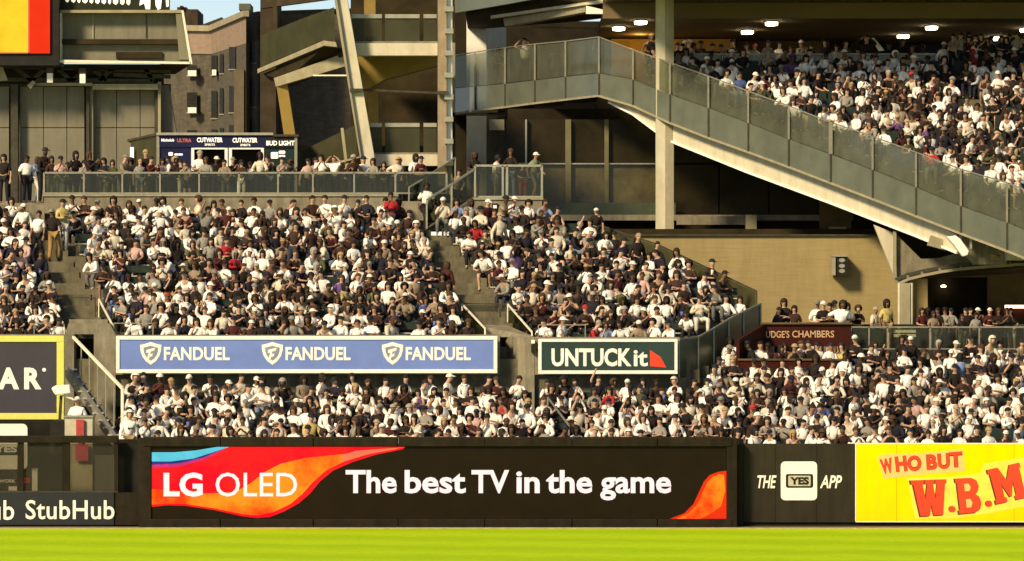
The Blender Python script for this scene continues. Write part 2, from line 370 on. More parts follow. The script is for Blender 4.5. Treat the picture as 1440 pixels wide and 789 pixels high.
for ch, a, b, c, d, rt in (('W',1241,1257,646,667,10),('H',1261,1276,642,664,6),('O',1277,1296,641,663,3),('B',1304,1318,639,661,3),('U',1320,1336,638,660,4),('T',1336,1354,636,658,4)):
    text(ch, a-.8, b+.6, c, d, yq-.004, M_redd, wb, off=.06, rot=rt, thick=.004)
    text(ch, a, b, c, d, yq-.009, M_red, wb, off=.03, rot=rt, thick=.004)
MB().pprism([(1276,672),(1332,671),(1378,666),(1384,652),(1436,644),(1640,620),(1650,700),(1440,712),(1392,722),(1340,729),(1287,729)], yq-.002, .0015).build('lettering_backing', mat('pale_yellow',(.88,.64,.10),.5), wb)
GLY = {'W':[(0,0),(.37,0),(.37,.12),(.32,.12),(.37,.55),(.45,.12),(.40,.12),(.40,0),(.66,0),(.66,.12),(.62,.12),(.68,.55),(.73,.12),(.69,.12),(.69,0),(1,0),(1,.12),(.96,.12),(.93,1),(.60,1),(.53,.66),(.46,1),(.12,1),(.06,.12),(0,.12)],
 'M':[(0,0),(.33,0),(.5,.40),(.68,0),(1,0),(1,.13),(.96,.13),(.96,.87),(1,.87),(1,1),(.63,1),(.63,.87),(.68,.87),(.68,.45),(.53,.88),(.47,.88),(.31,.45),(.31,.87),(.36,.87),(.36,1),(0,1),(0,.87),(.05,.87),(.05,.13),(0,.13)],
 'B':[(0,0),(.7,0),(.9,.08),(.97,.25),(.9,.40),(.80,.47),(.94,.56),(1,.74),(.92,.92),(.7,1),(0,1),(0,.88),(.06,.88),(.06,.12),(0,.12)]}
def glyph(ch, q, y, m, dx=0, dy=0, k=1.0, pts=None):
    out = []
    for u, v in (pts or GLY[ch]):
        u = .5+(u-.5)*k; v = .5+(v-.5)*k
        x = (1-v)*((1-u)*q[0][0]+u*q[1][0]) + v*((1-u)*q[3][0]+u*q[2][0]); z = (1-v)*((1-u)*q[0][1]+u*q[1][1]) + v*((1-u)*q[3][1]+u*q[2][1])
        out.append((x+dx, z+dy))
    MB().pprism(out, y, .003).build('lettering', m, wb)
M_pale = MATS['pale_yellow']
for ch, q in (('W',[(1280.4,675.9),(1330.9,674.1),(1329,723.8),(1289.8,726.3)]),('B',[(1342.8,673.3),(1376,671.6),(1381.3,719.5),(1348.8,722.9)]),('M',[(1388.2,661.3),(1433.5,651),(1444.6,699),(1401,709)])):
    glyph(ch, q, yq-.007, M_redd, -1.6, .6, 1.03); glyph(ch, q, yq-.012, M_red)
    if ch == 'B':
        for a, b in ((.16,.37),(.60,.84)):
            h_ = [(.36,a),(.55,a),(.63,(a+b)/2),(.55,b),(.36,b)]; glyph(ch, q, yq-.017, M_peach, pts=h_)
for cx_, cy_ in ((1339.2,716),(1390.6,708.4)):
    for dx, m_, yy in ((-1.2,M_redd,.007),(0,M_red,.012)):
        MB().pprism([(cx_+dx+4.6*math.cos(t*.628), cy_+4.6*math.sin(t*.628)) for t in range(10)], yq-yy, .003).build('lettering', m_, wb)

# ---------------------------------------------------------------- people
SK = objcol_mat('skin', .55); CL = objcol_mat('cloth', .85); HR = objcol_mat('hair', .7); CROWD = objcol_mat('crowd_surface', .8, attr=True)
def skin(verts, edges, root, sub=1):
    names = list(verts); idx = {n:i for i,n in enumerate(names)}
    me = bpy.data.meshes.new('s'); me.from_pydata([verts[n][0] for n in names], [(idx[a],idx[b]) for a,b in edges], [])
    o = bpy.data.objects.new('s', me); COL.objects.link(o)
    o.modifiers.new('k', 'SKIN').use_smooth_shade = True
    if not me.skin_vertices: me.skin_vertices.new()
    sv = me.skin_vertices[0].data
    for n in names:
        r = verts[n][1]; sv[idx[n]].radius = r if isinstance(r, tuple) else (r, r); sv[idx[n]].use_root = (n == root)
    if sub: m = o.modifiers.new('u', 'SUBSURF'); m.levels = sub; m.render_levels = sub
    dg = bpy.context.evaluated_depsgraph_get(); dg.update()
    out = bpy.data.meshes.new_from_object(o.evaluated_get(dg)); bpy.data.objects.remove(o); bpy.data.meshes.remove(me)
    return out
def V(*a): return tuple(a)
def pose(kind):
    """joint positions; figure faces -Y; z=0 floor"""
    st = kind.startswith('stand'); J = {}
    if st:
        hp = .95; J['pelvis']=V(0,0,hp); J['belly']=V(0,.0,1.1); J['chest']=V(0,.0,1.3); J['neckb']=V(0,.0,1.44); J['neck']=V(0,-.01,1.49); J['headl']=V(0,-.035,1.545); J['headm']=V(0,-.03,1.62); J['headt']=V(0,-.02,1.69)
        lean = 0
        J['hipL']=V(-.10,0,.9); J['hipR']=V(.10,0,.9); J['kneeL']=V(-.11,-.03,.5); J['kneeR']=V(.11,-.02,.5); J['ankL']=V(-.12,0,.08); J['ankR']=V(.12,0,.08); J['toeL']=V(-.14,-.16,.035); J['toeR']=V(.14,-.16,.035)
        if kind == 'stand_walk': J['kneeL']=V(-.10,-.2,.55); J['ankL']=V(-.1,-.16,.12); J['toeL']=V(-.1,-.32,.06); J['ankR']=V(.1,.22,.12); J['toeR']=V(.1,.08,.03); J['kneeR']=V(.1,.05,.5)
        sh = 1.37; z = sh; y = 0
    else:
        J['pelvis']=V(0,0,.5); J['hipL']=V(-.10,-.04,.5); J['hipR']=V(.10,-.04,.5)
        ln = {'sit_lean':-.2, 'sit_phone':-.05}.get(kind, -.03)
        J['belly']=V(0,ln*.3,.65); J['chest']=V(0,ln*.7,.85); J['neckb']=V(0,ln,1.0); J['neck']=V(0,ln*1.1-.01,1.045); J['headl']=V(0,ln*1.15-.035,1.10); J['headm']=V(0,ln*1.15-.03,1.175); J['headt']=V(0,ln*1.1-.02,1.245)
        J['kneeL']=V(-.15,-.44,.5); J['kneeR']=V(.15,-.44,.5); J['ankL']=V(-.14,-.42,.09); J['ankR']=V(.14,-.42,.09); J['toeL']=V(-.15,-.57,.035); J['toeR']=V(.15,-.57,.035)
        z = .93; y = ln*.85
    J['shL']=V(-.155,y,z-.025); J['shR']=V(.155,y,z-.025)
    A = {   # elbow, wrist, tip for left then right, relative to the shoulder height z and depth y
     'sit_rest': ((-.23,-.08,-.25),(-.14,-.30,-.36),(-.12,-.39,-.37),(.23,-.08,-.25),(.14,-.30,-.36),(.12,-.39,-.37)),
     'sit_cross':((-.25,-.08,-.24),(.02,-.22,-.22),(.12,-.21,-.20),(.25,-.08,-.24),(-.02,-.24,-.18),(-.12,-.23,-.17)),
     'sit_face': ((-.22,-.16,-.24),(-.08,-.20,.02),(-.04,-.16,.10),(.24,-.08,-.25),(.10,-.30,-.34),(.04,-.37,-.34)),
     'sit_phone':((-.22,-.20,-.20),(-.07,-.34,-.08),(-.03,-.38,.0),(.22,-.20,-.20),(.07,-.34,-.08),(.03,-.38,.0)),
     'sit_lean': ((-.24,-.16,-.26),(-.10,-.34,-.30),(-.02,-.38,-.28),(.24,-.16,-.26),(.10,-.34,-.30),(.02,-.38,-.28)),
     'sit_raise':((-.28,-.08,.16),(-.20,-.16,.40),(-.17,-.17,.50),(.24,-.08,-.24),(.12,-.30,-.30),(.06,-.38,-.28)),
     'sit_clap': ((-.24,-.14,-.22),(-.06,-.32,-.10),(-.01,-.38,-.04),(.24,-.14,-.22),(.06,-.32,-.10),(.01,-.38,-.04)),
     'stand_side':((-.24,.02,-.28),(-.25,-.06,-.52),(-.24,-.09,-.62),(.24,.02,-.28),(.25,-.06,-.52),(.24,-.09,-.62)),
     'stand_cross':((-.24,-.06,-.26),(.0,-.22,-.24),(.10,-.22,-.22),(.24,-.06,-.26),(0,-.25,-.19),(-.10,-.24,-.18)),
     'stand_hip':((-.34,.05,-.24),(-.19,-.08,-.40),(-.12,-.12,-.41),(.24,.02,-.28),(.22,-.18,-.46),(.2,-.25,-.5)),
     'stand_head':((-.33,-.12,.06),(-.12,-.17,.24),(-.05,-.17,.28),(.33,-.12,.06),(.12,-.17,.24),(.05,-.17,.28)),
     'stand_lean':((-.26,-.14,-.26),(-.18,-.36,-.30),(-.1,-.40,-.30),(.26,-.14,-.26),(.18,-.36,-.30),(.1,-.40,-.30)),
     'stand_walk':((-.24,.14,-.24),(-.22,.08,-.46),(-.21,.03,-.55),(.24,-.1,-.27),(.2,-.28,-.42),(.18,-.36,-.46)),
     'stand_phone':((-.22,-.18,-.20),(-.07,-.34,-.02),(-.03,-.37,.06),(.22,-.18,-.20),(.07,-.34,-.02),(.03,-.37,.06)),
    }[kind]
    for s_, (e,w,t) in (('L',A[:3]),('R',A[3:])):
        J['el'+s_]=V(e[0],y+e[1],z+e[2]); J['wr'+s_]=V(w[0],y+w[1],z+w[2]); J['tip'+s_]=V(t[0],y+t[1],z+t[2])
    return J
def vary(J, rnd):
    # sway of the upper body, head turned and tilted, hands shifted
    sx, sy = rnd.gauss(0,.035), rnd.gauss(-.02,.05); hx, hy = rnd.gauss(0,.025), rnd.gauss(-.01,.02)
    b0 = J['pelvis'][2]
    for k, (x,y,z) in list(J.items()):
        if k[:3] in ('hip','kne','ank','toe','pel'): continue
        f = min(1.2, max(0, (z-b0)/.5))
        x += sx*f; y += sy*f; z -= abs(sx)*.15*f
        if k[:4] == 'head': x += hx; y += hy
        if k[:2] in ('wr','ti','el'):
            g = .5 if k[:2] == 'el' else 1
            o = J.setdefault('_o'+k[-1], (rnd.gauss(0,.04), rnd.gauss(0,.03), rnd.gauss(.01,.04))); x += o[0]*g; y += o[1]*g; z += o[2]*g
        J[k] = (x,y,z)
    for k in ('_oL','_oR'): J.pop(k, None)
    for s_ in 'LR':
        if b0 < .6:
            dx = rnd.gauss(0,.05); 
            for k in ('knee','ank','toe'): x,y,z = J[k+s_]; J[k+s_] = (x+dx,y+rnd.gauss(0,.02),z)
    return J
def mid(a, b, t=.5): return tuple(a[i]*(1-t)+b[i]*t for i in range(3))
def body_mesh(J, fingers, fat=1.0):
    v = {}; e = []
    rad = dict(pelvis=.11,belly=.105,chest=.12,neckb=.078,neck=.058,headl=.074,headm=.094,headt=.070,hipL=.085,hipR=.085,kneeL=.055,kneeR=.055,ankL=.036,ankR=.036,toeL=.034,toeR=.034,shL=.058,shR=.058,elL=.04,elR=.04,wrL=.027,wrR=.027)
    for k, r in rad.items(): v[k] = (J[k], r*fat if k in ('belly','chest','pelvis') else r)
    e += [('pelvis','belly'),('belly','chest'),('chest','neckb'),('neckb','neck'),('neck','headl'),('headl','headm'),('headm','headt'),('chest','shL'),('chest','shR')]
    for s_ in 'LR':
        e += [('pelvis','hip'+s_),('hip'+s_,'knee'+s_),('knee'+s_,'ank'+s_),('ank'+s_,'toe'+s_),('sh'+s_,'el'+s_),('el'+s_,'wr'+s_)]
        w = Vector(J['wr'+s_]); t = Vector(J['tip'+s_]); d = (t-w)
        pal = w + d*.55; v['pa'+s_] = (tuple(pal), .033); e.append(('wr'+s_,'pa'+s_))
        if fingers:
            side = d.cross(Vector((0,0,1))); side = side.normalized() if side.length > .01 else Vector((1,0,0))
            dn = d.normalized(); curl = Vector((0,0,-.02))
            for k, (o_, ln) in enumerate(((-.030,.055),(-.010,.068),(.010,.064),(.030,.050))):
                b_ = pal + side*o_ + dn*.025; m_ = b_ + dn*ln*.55; q = m_ + dn*ln*.45 + curl
                v[f'f{k}a{s_}'] = (tuple(b_), .012); v[f'f{k}b{s_}'] = (tuple(m_), .010); v[f'f{k}c{s_}'] = (tuple(q), .008)
                e += [('pa'+s_,f'f{k}a{s_}'),(f'f{k}a{s_}',f'f{k}b{s_}'),(f'f{k}b{s_}',f'f{k}c{s_}')]
            sg = 1 if s_ == 'L' else -1
            th = w + d*.35 + side*.04*sg; t2 = th + dn*.04 + side*.015*sg
            v['tha'+s_] = (tuple(th), .013); v['thb'+s_] = (tuple(t2), .010); e += [('pa'+s_,'tha'+s_),('tha'+s_,'thb'+s_)]
        else:
            v['tp'+s_] = (tuple(t), .02); e.append(('pa'+s_,'tp'+s_))
    me = skin(v, e, 'pelvis', 1)
    # face: nose, brow and chin pulled out of the head
    hm = Vector(J['headm']); 
    for vv in me.vertices:
        c = vv.co
        if abs(c.x-hm.x) < .03 and c.y < hm.y-.05 and abs(c.z-(hm.z-.02)) < .035: c.y -= .026
        elif .02 < abs(c.x-hm.x) < .07 and c.y < hm.y-.03 and abs(c.z-(hm.z+.015)) < .03: c.y += .012
    return me
def shirt_mesh(J, sleeve, fat=1.08, loose=0.006):
    v = {'pelvis':(mid(J['pelvis'],J['belly'],.1),.128*fat+loose),'belly':(J['belly'],.124*fat+loose),'chest':(J['chest'],.138*fat+loose),'neckb':(J['neckb'],.088)}
    v['collar'] = (mid(J['neckb'],J['neck'],.45),.066)
    e = [('pelvis','belly'),('belly','chest'),('chest','neckb'),('neckb','collar')]
    for s_ in 'LR':
        v['sh'+s_] = (J['sh'+s_], .076); e.append(('chest','sh'+s_))
        if sleeve == 'short': v['m'+s_] = (mid(J['sh'+s_],J['el'+s_],.88), .064+loose*.5); e.append(('sh'+s_,'m'+s_))
        elif sleeve == 'long':
            v['m'+s_] = (J['el'+s_], .056+loose*.5); v['w'+s_] = (mid(J['el'+s_],J['wr'+s_],.93), .042); e += [('sh'+s_,'m'+s_),('m'+s_,'w'+s_)]
    return skin(v, e, 'chest', 1)
def trouser_mesh(J, length):
    v = {'pelvis':(J['pelvis'],.13)}; e = []
    for s_ in 'LR':
        v['h'+s_] = (J['hip'+s_],.102); v['k'+s_] = (J['knee'+s_] if length=='long' else mid(J['hip'+s_],J['knee'+s_],.85),.075)
        e += [('pelvis','h'+s_),('h'+s_,'k'+s_)]
        if length == 'long': v['a'+s_] = (J['ank'+s_],.06); e.append(('k'+s_,'a'+s_))
    return skin(v, e, 'pelvis', 1)
def head_mesh(J, kind):
    c = Vector(J['headm']); bm = bmesh.new()
    bmesh.ops.create_uvsphere(bm, u_segments=12, v_segments=8, radius=1)
    sx, sy, sz = {'short':(.099,.112,.107),'long':(.112,.118,.113),'afro':(.145,.145,.14),'cap':(.104,.116,.109),'hood':(.13,.14,.14)}[kind]
    thr = {'short':lambda p: p.z > (.12 if p.y < -.25 else -.45 if p.y > 0 else -.1), 'afro':lambda p: p.z > (.2 if p.y < -.3 else -.6),
           'long':lambda p: p.z > .12 or p.y > -.35, 'cap':lambda p: p.z > .12, 'hood':lambda p: p.z > .45 or p.y > -.35}[kind]
    bmesh.ops.delete(bm, geom=[f for f in bm.faces if not thr(f.calc_center_median())], context='FACES')
    for v in bm.verts:
        p = v.co.copy()
        if kind == 'long' and p.z < 0: v.co.z = p.z*2.3; v.co.x *= 1.1
        v.co = Vector((v.co.x*sx, v.co.y*sy+.008, v.co.z*sz+.01))
    if kind == 'cap':
        r = [bm.verts.new(q) for q in ((-.085,-.085,.030),(0,-.118,.036),(.085,-.085,.030),(.065,-.18,.008),(0,-.20,.010),(-.065,-.18,.008))]
        bm.faces.new(r)
        r2 = [bm.verts.new(tuple(Vector(q.co)+Vector((0,0,-.012)))) for q in r]; bm.faces.new(r2[::-1])
        for i in range(6): bm.faces.new((r[i], r2[i], r2[(i+1)%6], r[(i+1)%6]))
    for v in bm.verts: v.co += c
    bmesh.ops.recalc_face_normals(bm, faces=bm.faces)
    me = bpy.data.meshes.new('h'); bm.to_mesh(me); bm.free()
    me.polygons.foreach_set('use_smooth', [True]*len(me.polygons)); return me
def shades_mesh(J):
    c = Vector(J['headm']); b = MB().box(-.075,-.010,-.122,-.085,-.014,.024).box(.010,.075,-.122,-.085,-.014,.024).box(-.012,.012,-.12,-.09,.008,.018)
    me = bpy.data.meshes.new('g'); me.from_pydata([tuple(Vector(v)+c) for v in b.v], [], b.f); return me
SIT = ['sit_rest','sit_cross','sit_face','sit_phone','sit_lean','sit_raise','sit_clap']
STD = ['stand_side','stand_cross','stand_hip','stand_head','stand_lean','stand_walk','stand_phone']
LIB = {}
def hash_(s): return sum((i+3)*ord(c) for i, c in enumerate(s))
NV = lambda a: 4 if a in ('sit_rest','sit_lean','stand_side') else 2
for k in [a+f'#{v}' for a in SIT+STD for v in range(4 if a in ('sit_rest','sit_lean','stand_side') else 2)]:
    J = pose(k.split('#')[0])
    if not k.endswith('#0'): J = vary(J, random.Random(hash_(k)))
    L = {'J':J, 'body':body_mesh(J, True), 'lod':body_mesh(J, False), 'shades':shades_mesh(J)}
    for s_ in ('short','long','none'): L['shirt_'+s_] = shirt_mesh(J, s_)
    L['shirt_big'] = shirt_mesh(J, 'short', 1.18, .018)
    for s_ in ('long','short'): L['trousers_'+s_] = trouser_mesh(J, s_)
    for s_ in ('short','long','afro','cap','hood'): L['head_'+s_] = head_mesh(J, s_)
    for n, me in L.items():
        if n == 'J': continue
        me.materials.clear(); me.materials.append(SK if n in ('body','lod') else HR if n.startswith('head') else CL); me.name = n
    LIB[k] = L

SHIRTS = [('white',(.86,.84,.78),46),('cream',(.60,.55,.44),10),('black',(.015,.010,.009),25),('navy',(.012,.011,.022),8),('dark brown',(.040,.018,.013),10),('maroon',(.060,.011,.012),5),
          ('grey',(.25,.24,.21),4),('tan',(.26,.20,.14),2.5),('pink',(.55,.36,.32),1.6),('olive',(.07,.08,.035),1.6),('light blue',(.20,.27,.42),.9),('red',(.40,.02,.03),.8),('blue',(.05,.08,.22),.6),('yellow',(.50,.40,.16),.3),('purple',(.12,.06,.18),1)]
SKINS = [(.52,.32,.23),(.45,.265,.18),(.30,.165,.11),(.19,.10,.06),(.08,.042,.027),(.50,.31,.22)]
HAIRS = [('black',(.010,.008,.007)),('dark',(.022,.014,.010)),('brown',(.06,.032,.018)),('blond',(.36,.24,.11)),('grey',(.30,.28,.25))]
CAPS = [('navy',(.012,.012,.024)),('white',(.72,.70,.64)),('black',(.012,.012,.012)),('grey',(.2,.19,.17)),('red',(.4,.03,.03)),('tan',(.38,.29,.18))]
def pick(lst, w): 
    t = random.uniform(0, sum(w)); 
    for a, b in zip(lst, w):
        t -= b
        if t <= 0: return a
    return lst[-1]
def dress(std=False):
    d = {}
    d['shirt'] = pick(SHIRTS, [s[2] for s in SHIRTS]); d['skin'] = random.choices(SKINS, [4,4,3,3,2,3])[0]
    d['sleeve'] = random.choices(['short','long','none','big'], [5,5,.4,3])[0]
    d['head'] = random.choices(['short','long','afro','cap','hood'], [5,4,.5,5,.3])[0]
    if d['head'] == 'cap': d['hc'] = random.choices(CAPS, [5,4,4,1,.25,.5])[0]
    elif d['head'] == 'hood': d['hc'] = d['shirt'][:2]
    else: d['hc'] = random.choices(HAIRS, [6,6,3,.8,.6])[0]
    d['tr'] = random.choices([('black',(.014,.014,.016)),('dark blue',(.025,.028,.05)),('light blue',(.14,.18,.26)),('tan',(.30,.23,.13)),('white',(.6,.58,.52)),('grey',(.14,.14,.13))], [9,5,1.2,1,1,1.5])[0]
    d['len'] = random.choices(['long','short'], [3,1])[0]
    d['pose'] = random.choice(STD) if std and random.random() > .35 else 'stand_side' if std else random.choices(SIT, [6,3,1.5,1.5,4,.5,1.2])[0]
    if d['pose'] == 'stand_head' : d['pose'] = 'stand_lean'
    d['yaw'] = random.gauss(.15, .5); d['s'] = random.uniform(.88, 1.04); d['shades'] = random.random() < .15
    d['w'] = random.uniform(.93, 1.12); d['pitch'] = random.gauss(.0,.12)*(0 if std else 1); d['roll'] = random.gauss(0,.11)*(0.1 if std else 1)
    return d
PEOPLE = []     # (x, y, z, dress, region, row, importance)
def add_person(x, y, z, region, row=0, std=False, imp=0, note=None, **ov):
    d = dress(std)
    if region[:3] == 'low' and random.random() < .30:        # more white and paler skin, brightening the nearest crowd by colour
        d['shirt'] = SHIRTS[0] if random.random() < .8 else SHIRTS[1]
        if random.random() < .5: d['skin'] = random.choice([SKINS[0], SKINS[5]])
    d.update(ov); d['std'] = std; d['note'] = note
    PEOPLE.append([x, y, z, d, region, row, imp])
def byname(lst, n): return [c for c in lst if c[0] == n][0]

# ---------------------------------------------------------------- stands
# lower stand: rows of 0.8 m run, 0.22 m rise
LOW_Y0, LOW_Z0, LR, LZ = 121.25, 1.54, .93, .275
low = thing('lower_stand', 'low stepped concrete stand right behind the outfield wall', 'stand', (0, 121, 0))
for k in range(10):
    x0 = PX(168, 121.5) if k < 6 else PX(1000, 121.5+LR*k); x1 = 25
    MB().box(x0, x1, LOW_Y0-.46+LR*k, LOW_Y0+.46+LR*k, -.5, LOW_Z0+LZ*k).build('step', M_step, low)
MB().box(PX(168,121), 25, 120.45, 120.83, -.5, 2.3).build('front_wall', M_black, low)
def seat_row(n, xa, xb, y, z, where):
    b = thing('bleacher_bench', where, 'bench', ((xa+xb)/2, y, z), 'aluminium benches of the bleachers')
    MB().box(xa, xb, y-.16, y+.16, z+.39, z+.43).build('seat_plank', M_alu, b)
    MB().box(xa, xb, y+.19, y+.22, z+.52, z+.74).build('backrest', M_seat, b)
    x = xa+.2
    while x < xb-.1:
        MB().box(x, x+.06, y-.1, y+.18, z, z+.388).build('support', M_dsteel, b); x += 3.0
    return b
ORD = ['first','second','third','fourth','fifth','sixth','seventh','eighth','ninth','tenth','eleventh','twelfth','thirteenth','fourteenth','fifteenth']
for k in range(6):
    y = LOW_Y0+LR*k; z = LOW_Z0+LZ*k
    seat_row(k, PX(176,y), PX(748,y), y+.05, z, f'long aluminium bench, {ORD[k]} row of the lower stand under the blue banner')
    seat_row(k, PX(764,y), PX(960,y), y+.05, z, f'short aluminium bench, {ORD[k]} row of the lower stand under the UNTUCKit sign')
    x = PX(176, y)+.1
    while x < PX(742, y):
        if random.random() < .97: add_person(x+random.uniform(-.05,.05), y+random.uniform(-.05,.05), z, 'lowL', k)
        x += random.uniform(.44,.51)
    x = PX(762, y)+.1
    while x < PX(985, y):
        if random.random() < .95: add_person(x+random.uniform(-.05,.05), y+random.uniform(-.05,.05), z, 'lowM', k)
        x += random.uniform(.44,.51)
folding = MB()
def folding_seat(x, y, z):
    folding.box(x-.21, x+.21, y-.2, y+.18, z+.38, z+.44); folding.box(x-.21, x+.21, y+.19, y+.24, z+.42, z+.86)
for k in range(10):
    y = LOW_Y0+LR*k; z = LOW_Z0+LZ*k
    x = PX(990, y) if k < 6 else PX(1000+9*(k-6), y)
    while x < PX(1475, y):
        pxx = CX+x*F/y
        if not (k >= 8 and 1030 < pxx < 1200):
            folding_seat(x, y+.05, z)
            if random.random() < (.95 if k < 8 else .86): add_person(x+random.uniform(-.05,.05), y+random.uniform(-.05,.05), z, 'lowR', k)
        x += random.uniform(.45,.51)

# upper bleachers
UP_Y0, UP_Z0, UP_RUN, UP_RISE, UP_N = 128.4, 4.62, 1.0045, .3545, 12
def up(k): return UP_Y0+UP_RUN*k, UP_Z0+UP_RISE*k
def lerp(a, b, t): return a+(b-a)*t
def aisle1(y): t = (y-130.3)/7.5; return lerp(-13.7,-15.5,t), lerp(-12.2,-14.3,t)
def aisle2(y): t = (y-130.3)/7.5; return lerp(-1.35,-2.85,t), lerp(.15,-2.1,t)
def midright(y):
    if y < 132.6: return lerp(5.0, 7.3, max(0,(y-128)/4.6))
    return lerp(7.3, 1.7, (y-132.6)/6.6)
upb = thing('upper_stand', 'steep stepped concrete bleacher stand above the blue banner', 'stand', (0, 128, 4))
for k in range(UP_N):
    y, z = up(k)
    MB().box(-22, aisle2(y)[1]+.1, y-.52, y+.48, z-.7 if k else 3.2, z).build('step', M_step, upb)
    MB().box(aisle2(y)[1]+.1, midright(y)+.15, y-.52, y+.48, z-.7 if k else 3.2, z).build('step', M_step, upb)
    for A in (aisle1, aisle2):      # half-height stair in the aisle
        a0, a1 = A(y)
        if z > 5.0: MB().box(a0+.05, a1-.05, y-.515, y-.02, z+.001, z+UP_RISE/2).build('stair_step', M_step, upb)
for k in range(UP_N):
    y, z = up(k)
    segs = [(-18.5, aisle1(y)[0]-.1, 'left of the left stairway', 'upL'), (aisle1(y)[1]+.1, aisle2(y)[0]-.1, 'between the two stairways', 'upM'), (aisle2(y)[1]+.1, midright(y)-.2, 'right of the long stairway', 'upR')]
    for a, b, w, reg in segs:
        if b-a < .6: continue
        seat_row(k, a, b, y+.05, z, f'aluminium bench, {ORD[k]} row of the upper bleachers {w}')
        x = a+.25
        while x < b-.1:
            pxx = CX+x*F/y
            if random.random() < (.96 ):
                add_person(x+random.uniform(-.06,.06), y+random.uniform(-.06,.06), z, reg, k, std=(random.random() < .02 and k > 2))
            x += random.uniform(.43,.50)
# front parapet of the upper stand and dark wall below
par = thing('stand_parapet', 'olive concrete parapet and dark wall carrying the banner signs', 'wall', (0, 127.6, 4))
MB().box(-22, PX(90,127.7), 127.7, 127.93, 3.3, PZ(470,127.7)).build('parapet', M_conc, par)
MB().box(PX(163,127.7), PX(703,127.7), 127.7, 127.93, 4.15, PZ(471,127.7)).build('parapet', M_conc, par)
MB().box(PX(752,127.7), PX(955,127.7), 127.7, 127.93, 4.15, PZ(474,127.7)).build('parapet', M_conc, par)
MB().box(PX(163,127.7), PX(703,127.7), 127.95, 128.3, 1, 4.6).build('under_wall', M_black, par)  # shade of the recess put into a near-black wall colour
MB().box(PX(757,127.7), PX(957,127.7), 127.95, 128.3, 1, 4.6).build('under_wall', mat('deep_green_wall',(.022,.03,.016),.7), par)
MB().box(-22, PX(90,127.7), 127.95, 128.3, -1, 4.6).build('under_wall', M_black, par)

# blue banner
fb = thing('banner_sign', 'long blue banner sign with white frame reading FANDUEL three times', 'sign', P(430, 525, 127.3))
Ys = 127.3
MB().pbox(168.5, 478, 694, 519.5, Ys+.03, .2).build('panel', M_blue, fb)
for q in ((163,472.5,699.5,478),(163,519.5,699.5,525),(163,478.2,168.4,519.3),(694.2,478.2,699.5,519.3)):
    MB().pbox(*q, Ys, .22).build('frame', M_white, fb, bevel=.012)
for x0 in (197, 368, 537):
    sh = [(0,4),(7,2.5),(15,0),(23,2.5),(30,4),(29.5,12),(27,20),(22,27),(15,32),(8,27),(3,20),(.5,12)]
    MB().pprism([(x0+a, 481+b) for a,b in sh], Ys+.022, .008).build('shield_logo', M_letter, fb)
    MB().pprism([(x0+15+(a-15)*.68, 481+15+(b-15)*.66) for a,b in sh], Ys+.016, .005).build('shield_inner', mat('shield_grey',(.20,.24,.33),.5), fb)
    MB().pprism([(x0+a, 481+b) for a,b in ((9,11),(21,8),(20,12),(15,13.5),(14,17),(18,16),(17,20),(13.5,21),(12,26),(10,22),(12,15),(8.5,15.5))], Ys+.011, .004).build('shield_mark', M_letter, fb)
    text('FANDUEL', x0+33.5, x0+(126 if x0<200 else 125), 488, 506.5, Ys+.03, M_letter, fb, off=.03, space=1.02)
us = thing('banner_sign', 'dark teal sign with white frame reading UNTUCKit', 'sign', P(855, 525, 127.3))
MB().pbox(762, 481, 948.5, 521, Ys+.03, .2).build('panel', M_teal, us)
for q in ((757,476.5,953,481),(757,521,953,526),(757,481.2,761.8,520.8),(948.7,481.2,953,520.8)):
    MB().pbox(*q, Ys, .22).build('frame', M_white, us, bevel=.012)
text('UNTUCK', 775.5, 888, 490, 515, Ys+.03, M_letter, us, off=.035)
text('it', 891, 911, 491, 515, Ys+.03, M_letter, us, off=.025)
MB().pprism([(914,492),(929,502),(937,517),(914,515)], Ys+.022, .008).build('tail_logo', M_red, us)
# lime framed sign, nearer
ar = thing('framed_sign', 'slate sign in a lime yellow frame reading AR', 'sign', P(20, 590, 124))
MB().pbox(-290, 481, 79.5, 581, 124.04, .2).build('panel', M_slate, ar)
for q in ((-300,472,90,481),(-300,581,90,590),(79.7,481.2,90,580.8)):
    MB().pbox(*q, 124, .25).build('frame', M_lime, ar, bevel=.012)
text('A', -3, 27, 517, 547.5, 124.035, M_letter, ar, off=.045)
text('R', 34, 58.5, 517, 547.5, 124.035, M_letter, ar, off=.045)
MB().pprism([(62+2.8*math.cos(i*.7), 520+2.8*math.sin(i*.7)) for i in range(9)], 124.03, .006).build('registered_mark', M_letter, ar)
for x in (-40, 70): MB().pbox(x, 590, x+6, 640, 124.1, .15).build('support_post', M_dsteel, ar)

# ------- stairs & portals in the front edge
def rail(name, label, pts, top, posts, wcol=M_railm, glass=None, low_off=None, cat='railing', w=.05, sub='glass_panel'):
    """pts = polyline of 3-D base points, top = height; posts = True puts one at each point"""
    t = thing(name, label, cat, pts[0], {'stair_handrail':'handrails at the feet of the two stairways','front_guard':'low guard rails at the first row','stair_railing':'sloping railings by the platform stairs'}.get(name))
    up_ = Vector((0,0,top))
    for a, b in zip(pts[:-1], pts[1:]):
        a, b = Vector(a), Vector(b)
        MB().bar(a+up_, b+up_, w, w).build('top_rail', wcol, t)
        if glass:
            d = (b-a).normalized()*.05
            MB().prism([a+d+Vector((0,0,.04)), b-d+Vector((0,0,.04)), b-d+up_*.96, a+d+up_*.96], (0,.012,0)).build(sub, glass, t)
            MB().bar(a+Vector((0,0,.03)), b+Vector((0,0,.03)), w*.8, w*.8).build('bottom_rail', wcol, t)
    if posts:
        for p in pts:
            p = Vector(p); MB().bar(p, p+up_, w, w).build('post', wcol, t)
    return t
